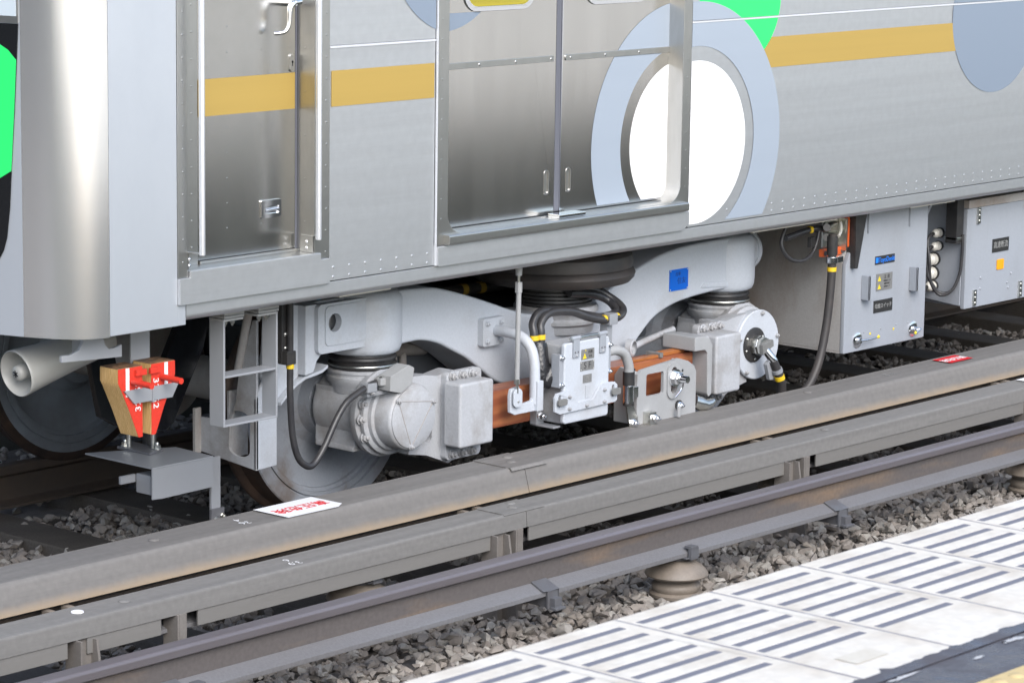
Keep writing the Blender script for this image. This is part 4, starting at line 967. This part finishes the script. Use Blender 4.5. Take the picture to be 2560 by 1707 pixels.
for z in (.915, .872): B().tube([(2.50, .13, z), (2.56, .15, z + .004), (2.62, .165, z + .004)], [.017, .017, .014, .012, .01, .01], 14, 2).done('terminal_lug', 'zinc', tb)
B().tube([(2.63, .15, .925), (2.62, .14, .89), (2.59, .13, .87)], .007, 10, 3).done('bent_strip', 'porcelain', tb)
for x in (2.53, 2.655): bolt(tb, (x, .154, .797), r=.009, h=.008, m='clip')
B().plate([(2.674, .96), (2.76, .96), (2.70, .72), (2.68, .72)], .10, .2).done('hanger', 'rubber', tb, bevel=.003)
lc = thing('loop_cable', 'thin black cable loop hanging below the body right of the bogie', 'cable', (2.4, .3, .8))
B().tube([(2.50, .17, .90), (2.49, .17, .86), (2.46, .17, .81), (2.40, .17, .78), (2.33, .18, .785), (2.28, .19, .82), (2.27, .20, .87), (2.30, .20, .93)], .0085, 10, 6).tube([(2.56, .17, .90), (2.45, .18, .905), (2.3, .2, .88)], .014, 12, 4).done('cable', 'cable', lc, split=True)
B().cyl((2.455, .178, .9045), (2.44, .181, .9055), .0158, n=14).done('yellow_band', 'tape', lc)
B().box(2.43, 2.465, .16, .18, .83, .875).done('connector', 'rubber', lc, bevel=.003)
ac = thing('axle_cable', 'short black cable with yellow band leaving the round axle cover towards the ground', 'cable', (2.1, .1, .3))
B().tube([(2.195, .172, .37), (2.215, .165, .33), (2.24, .16, .28), (2.255, .165, .23), (2.265, .175, .13)], .0205, 14, 6).done('cable', 'rubber_dusty', ac, split=True)
B().cyl((2.229, .162, .302), (2.237, .161, .284), .0225, n=16).done('yellow_band', 'tape', ac)
B().cyl((2.214, .165, .332), (2.222, .164, .316), .024, n=16).done('clamp_ring', 'galv', ac)

pp = thing('underfloor_pipe', 'dark pipe with two yellow bands in the shade above the bogie frame', 'pipe', (.95, .8, .8))
B().tube([(.5, .8, .755), (1.5, .8, .723)], .022, 14, 1).done('pipe', 'rubber', pp)
for x in (.905, 1.012): B().cyl((x, .8, .755 - (x - .5) * .032), (x + .03, .8, .755 - (x - .47) * .032), .0245, n=16).done('yellow_band', 'shadetape', pp)

# ================================================================== UNDERFLOOR BOXES
# inverter switch box beside the bogie
e1 = thing('equipment_box', 'tall grey underfloor box with two handles and brown stained side next to the bogie', 'box', (2.95, .6, .345))
B().box(2.652, 3.262, .15, 2.7, .352, .96).done('box_body', 'grey_dirty', e1, bevel=.006)
fd = B().plate([(2.65, .345), (3.265, .345), (3.265, .965), (2.78, .965), (2.65, .74)], .128, .149).done('front_cover', 'grey3', e1, bevel=.005)
B().plate([(.15, .345), (2.7, .345), (2.7, .352), (.15, .352)], 2.65, 3.265, 'X').done('floor_pan', 'grey_dirty', e1)
B().box(3.2635, 3.285, .135, .4, .345, .96).done('side_flange', 'grey3', e1, bevel=.003)
for x in (2.77, 3.14):
    B().box(x, x + .012, .085, .1275, .572, .68).box(x, x + .05, .085, .093, .572, .68).done('handle', 'grey3', fd, bevel=.003, split=True)
for x, zz in ((2.80, .84), (3.12, .885)): B().plate([(x, .965), (x + .035, .965), (x, .86)], .118, .1275).done('stiffener', 'grey3', fd, bevel=.002)
for (x0, x1, z0, z1, nm, m) in ((2.868, 3.018, .715, .752, 'maker_plate', 'blackplate'), (2.882, 3.005, .597, .672, 'warning_plate', 'greyplate'), (2.868, 3.012, .5, .555, 'name_plate', 'blackplate')):
    p = B().box(x0, x1, .1255, .1278, z0, z1).done(nm, m, fd)
    xc, zc = (x0 + x1) / 2, (z0 + z1) / 2
    if nm == 'maker_plate':
        text('■ToyoDenki', 'lettering', 'brightblue', p, (xc, .1248, zc - .001), .032, sx=.86)
    elif nm == 'warning_plate':
        for z in (.650, .615):
            B().plate([(x0 + .01, z - .01), (x0 + .034, z - .01), (x0 + .022, z + .012)], .1246, .1253).done('triangle', 'yellow', p)
        text('注 意', 'lettering', 'darktext', p, (xc + .018, .1248, .655), .019)
        for i, t_ in enumerate(('高電圧につき', '開放の前に', '接地のこと')): text(t_, 'lettering', 'darktext', p, (xc + .02, .1248, .638 - .013 * i), .009)
    else: text('母線スイッチ', 'lettering', 'lighttext', p, (xc, .1248, zc), .024, sx=.92)
for x, a in ((2.75, 0), (3.18, 1)):
    k = B().lathe([(0, 0), (.034, 0), (.034, .004), (.024, .008), (.012, .008), (.012, .022), (0, .022)], (x, .1275, .395), (0, -1, 0), 28).done('latch', 'chrome', fd)
    B().tube([(x + .0, .105, .395), (x + (.05 if a == 0 else .02), .095, .397), (x + (.11 if a == 0 else -.02), .095, .40 if a == 0 else .38)], .005, 10, 3).done('latch_lever', 'chrome', k)
    rivet(fd, (x + (.11 if a == 0 else -.03), .09, .402 if a == 0 else .385), .008, .006, 'yellow', 'yellow_dot')
for x, z in ((2.85, .412), (3.03, .412)): rivet(fd, (x, .1275, z), .006, .002, 'yellow', 'yellow_dot')
for x, z in ((2.80, .425), (2.93, .425), (3.05, .43), (3.14, .43)): rivet(fd, (x, .1275, z), .0045, .003, 'grey3')
# second box further right
e2 = thing('equipment_box', 'grey underfloor box with orange tag and white porcelain bushings on its side', 'box', (4.2, .6, .43))
B().box(3.63, 5.6, .16, 2.7, .44, .93).done('box_body', 'grey3', e2, bevel=.006)
fc = B().box(3.612, 5.62, .138, .159, .432, .895).done('front_cover', 'grey3', e2, bevel=.004)
B().box(3.612, 5.62, .13, .3, .897, .935).done('top_rail', 'grey_dirty', e2, bevel=.003)
B().plate([(.16, .447), (.52, .475), (.52, .93), (.16, .93)], 3.605, 3.6295, 'X').done('end_panel', 'grey3', e2)
for x, z in ((3.70, .82), (3.69, .44), (4.08, .44), (4.10, .86)):
    h = B().box(x - .012, x + .012, .128, .1378, z, z + .075).done('hinge', 'zinc', fc, bevel=.002)
    for dz in (.015, .04, .062): rivet(h, (x, .1278, z + dz), .006, .003, 'zinc')
p = B().box(3.83, 3.97, .1355, .1378, .672, .735).done('name_plate', 'blackplate', fc)
text('高速断流', 'lettering', 'lighttext', p, (3.90, .1348, .7035), .034, sx=.9)
B().plate(rrect(3.873, 3.932, .588, .636, .006), .1335, .1378).done('orange_tag', mat('orange_tag', (.85, .36, .01), .45), fc, bevel=.002)
for x, z in ((3.74, .565), (3.74, .515), (3.97, .52), (3.98, .495), (4.0, .56)): rivet(fc, (x, .1378, z), .007, .006, 'grey3')
for i, (y, z, r) in enumerate(((.275, .774, .02), (.279, .713, .02), (.300, .650, .027), (.305, .585, .028), (.300, .525, .022))):
    k = B().lathe([(0, 0), (r, 0), (r, .012), (r * .7, .016), (r * .62, .022), (r * 1.0, .03), (r * 1.02, .042), (r * .75, .052), (r * .45, .058), (0, .058)], (3.604, y, z), (-1, 0, 0), 28).done('bushing', 'porcelain', e2)
    B().lathe([(r * 1.15, 0), (r * 1.2, .01), (r * .9, .012)], (3.6045, y, z), (-1, 0, 0), 28).cyl((3.546, y, z), (3.528, y, z - .005), r * .42, n=14).done('bushing_ring', 'rubber', k, split=True)
for i, (y, z) in enumerate(((.275, .774), (.279, .713))):
    B().tube([(3.53, y, z), (3.50, y + .0, z - .03), (3.49, y - .02, z - .12), (3.50, .25, .56), (3.53, .22, .50 + .01 * i), (3.56, .175, .52), (3.585, .15, .60), (3.59, .145, .70), (3.59, .145, .78)], .0075, 10, 6).done('bushing_lead', 'cable', e2)
for i, (y, z) in enumerate(((.305, .585), (.300, .525))):
    B().tube([(3.53, y, z - .01), (3.45, y, z - .05), (3.35, y + .02, z - .09), (3.27, y + .03, z - .13)], .012, 10, 5).done('bushing_lead', 'cable', e2)
B().box(3.545, 3.60, .15, .21, .74, .97).done('cable_duct', 'rubber', e2, bevel=.003)
B().box(3.545, 3.605, .145, .215, .755, .768).done('duct_clamp', 'zinc', e2, bevel=.002)
B().plate([(3.95, .40), (4.2, .40), (4.22, .43), (3.9, .43)], .3, .9).done('support', 'grey3', e2, bevel=.003)
# deep frame between the boxes and under the body
uf = thing('underframe', 'grey underframe members between the two equipment boxes', 'frame', (3.4, .7, .9))
B().plate([(.35, .60), (.50, .60), (.50, .965), (.20, .965), (.20, .93)], 3.40, 3.42, 'X').done('gusset', 'grey3', uf, bevel=.003)
B().box(3.29, 3.604, .40, .42, .50, .965).done('back_panel', 'grey', uf)
B().box(-1.2, 2.6, .2, .3, .955, .966).box(-1.2, 2.6, 2.4, 2.5, .90, .988).done('cross_members', 'grey_dark', uf, split=True)
for x0, x1 in ((-.56, -.30), (1.85, 2.45), (3.0, 3.35)):
    B().box(x0, x1, -.001 + .04, .09, .9625, .968).done('drip_strip', 'porcelain', uf)

# ================================================================== LEFT END FITTINGS
ld = thing('step_ladder', 'grey flat bar step ladder hung below the cab door', 'ladder', (-.95, .14, .56))
for x, th in ((-1.062, .009), (-.812, .009)): B().box(x, x + th, .10, .17, .558, .925).done('upright', 'galv', ld, bevel=.002)
for z in (.558, .728): B().box(-1.053, -.812, .10, .17, z, z + .008).done('rung', 'galv', ld, bevel=.002)
for x0, x1 in ((-1.062, -.968), (-.90, -.803)):
    k = B().box(x0, x1, .10, .17, .925, .933).box(x0 + .005, x1 + .005, .10, .18, .935, .943).box(x0 + .005, x1 + .005, .10, .18, .945, .968).done('mounting_foot', 'lgrey', ld, bevel=.001, split=True)
    for dx in (.03, .065): bolt(k, (x0 + dx, .125, .9245), (0, 0, -1), r=.009, h=.012, m='zinc')

dp_ = thing('deflector_plate', 'bent grey sheet metal guard plate with sensor below the wheel chocks', 'plate', (-.88, .68, .23))
B().plate([(-1.031, .50), (-.738, .50), (-.728, .71), (-1.031, .862)], .344, .35, 'Z').done('top_sheet', 'galv', dp_, bevel=.001)
B().plate([(-1.031, .235), (-.985, .232), (-.738, .236), (-.738, .3435), (-1.031, .3435)], .50, .506).done('front_sheet', 'galv', dp_, bevel=.001)
bs = B().plate([(-.902, .835), (-.90, .662), (-.815, .68), (-.80, .87)], .3505, .36, 'Z').done('base_plate', 'clip', dp_, bevel=.002)
for p, q in (((-.875, .80), .06), ((-.83, .72), .09)): B().cyl((p[0], p[1], .36), (p[0], p[1], .36 + q), .009, n=12).done('stud', 'zinc', bs)
for x, y in ((-.88, .815), (-.832, .695)): bolt(bs, (x, y, .36), (0, 0, 1), r=.013, h=.014, m='zinc')
B().cyl((-.775, .80, .352), (-.775, .80, .40), .026, n=18).done('sleeve', 'rubber', bs)
sn = B().box(-1.02, -.955, .52, .60, .245, .315).done('sensor', 'galv', dp_, bevel=.005)
B().box(-.955, -.91, .53, .59, .255, .31).cyl((-.91, .56, .283), (-.87, .56, .283), .022, n=16).done('sensor_neck', 'greyplate', sn, bevel=.003, split=True)
B().box(-1.010, -.972, .5188, .5197, .262, .292).done('sensor_label', 'greyplate', sn)
B().box(-1.09, -1.02, .60, .612, .283, .312).done('sensor_arm', 'galv', sn, bevel=.002)
bk = thing('guard_bracket', 'large black plate bracket with nozzle hanging behind the red wheel chocks', 'bracket', (-.75, .85, .35))
B().plate([(-1.05, .50), (-.97, .455), (-.74, .41), (-.70, .43), (-.55, .69), (-.522, .79), (-.52, .97), (-.66, .97), (-.67, .80), (-.78, .60), (-.80, .58), (-.95, .58), (-1.0, .80), (-1.03, .95), (-1.15, .95)], .75, .78).done('plate', 'black', bk, bevel=.004)
B().cyl((-.78, .79, .35), (-.78, .79, .43), .024, n=18).done('nozzle', 'rubber', bk)

st = thing('chock_hanger', 'grey strap hanger with crossbar holding the two wheel chocks', 'hanger', (-1.35, .16, .7))
B().box(-1.392, -1.307, .2, .207, .66, .96).done('strap', 'galv', st, bevel=.001)
B().plate([(-1.518, .748), (-1.275, .748), (-1.305, .700), (-1.475, .700)], .090, .094).done('crossbar', 'galv', st, bevel=.001)
B().quads([[(-1.518, .0935, .748), (-1.475, .0935, .700), (-1.476, .195, .700), (-1.52, .195, .748)]]).box(-1.397, -1.39, .085, .2, .695, .745).done('crossbar_wing', 'galv', st, split=True)
def chock(x0, sgn, label, txt):
    t = thing('wheel_chock', label, 'chock', (x0, .15, .58), 'red painted wooden wheel chocks')
    f = lambda v: x0 + sgn * v
    prof = [(0, .822), (.106, .822), (.106, .775), (.095, .755), (.055, .67), (.03, .61), (.018, .582), (0, .582)]
    if sgn < 0: prof = prof[::-1]
    pp = [(f(a), z) for a, z in prof]
    B().plate(pp, .10, .19).done('block', 'chockwood', t, bevel=.003)
    B().plate(pp, .0985, .0997).done('painted_face', 'red', t)
    B().plate([(f(0), .102), (f(.106), .102), (f(.106), .188), (f(0), .188)][::sgn], .8222, .8232, 'Z').done('end_grain', 'chocktop', t)
    a, b_ = f(.058), f(.073)
    B().box(min(a, b_), max(a, b_), .0972, .0984, .725, .8215).done('white_bar', 'whitetext', t)
    B().cyl((f(.045), .0985, .775), (f(.045), -.0, .772), .0105, n=16).done('peg', 'red', t)
    a, b_ = f(-.012), f(.035)
    B().box(min(a, b_), max(a, b_), .088, .0984, .792, .812).done('latch_block', 'red', t, bevel=.001)
    text(txt, 'number', 'whitetext', t, (f(.019), .0978, .722), .033, (0, 0, -1) if sgn > 0 else (0, 0, 1), (1, 0, 0) if sgn > 0 else (-1, 0, 0), sx=1.3)
    return t
chock(-1.432, -1, 'left of two red faced wooden wheel chocks, curved edge towards the train nose', '32652')
chock(-1.392, 1, 'right of two red faced wooden wheel chocks, curved edge towards the wheels', '32652')

cr_ = thing('hook_bracket', 'grey cradle shaped bracket under the nose between horn and chocks', 'bracket', (-1.65, .1, .88))
S_ = [(-1.776, .875), (-1.519, .863), (-1.519, .905), (-1.545, .898), (-1.572, .895), (-1.592, .912), (-1.598, .935), (-1.60, .955), (-1.682, .955), (-1.688, .928), (-1.702, .908), (-1.74, .896), (-1.776, .897)]
B().plate(S_, .10, .112).done('cradle', 'galv', cr_, bevel=.002)
B().box(-1.648, -1.64, .112, .2, .87, .955).done('web', 'galv', cr_)

ho = thing('horn_speaker', 'cream white horn loudspeaker with round hub pointing forward under the nose', 'loudspeaker', (-1.6, .35, .8))
hx = Vector((-1.765, .345, .805)); hd = Vector((1, .0, .18)).normalized()
B().lathe([(.0, .09), (.03, .088), (.05, .07), (.066, .03), (.0745, .004), (.0775, -.001), (.0805, .003), (.0795, .012), (.071, .10), (.062, .22), (.055, .34), (.05, .40), (0, .40)], hx, hd, 48).done('horn_body', 'horn', ho, smooth=50)
B().lathe([(0, -.002), (.02, -.002), (.0255, .004), (.027, .02), (.027, .09), (0, .09)], hx + Vector((0, -.002, 0)), hd, 28).done('hub', 'horn', ho, smooth=50)
e1v = hd.cross(Vector((0, 1, 0))).normalized(); e2v = Vector((0, 1, 0))
for a in range(0, 180, 60):
    d_ = e1v * math.cos(math.radians(a)) + e2v * math.sin(math.radians(a)); q_ = hx - hd * .0028
    B().tube([q_ - d_ * .012, q_ + d_ * .012], .0022, 6, 1).done('hub_slot', 'black', ho)
B().tube([(-1.5, .345, .87), (-1.48, .35, .96)], .02, 14, 1).box(-1.50, -1.44, .30, .40, .90, .95).done('horn_stay', 'horn', ho, bevel=.004, split=True)
# small blue wire
bw = tag(B().tube([(-.555, .2, .965), (-.55, .19, .945), (-.53, .18, .935), (-.505, .18, .94), (-.495, .19, .96)], .0016, 8, 6).done('blue_wire', mat('blue_wire', (.05, .3, .5), .5)), 'thin blue wire loop dangling below the body edge', 'wire')
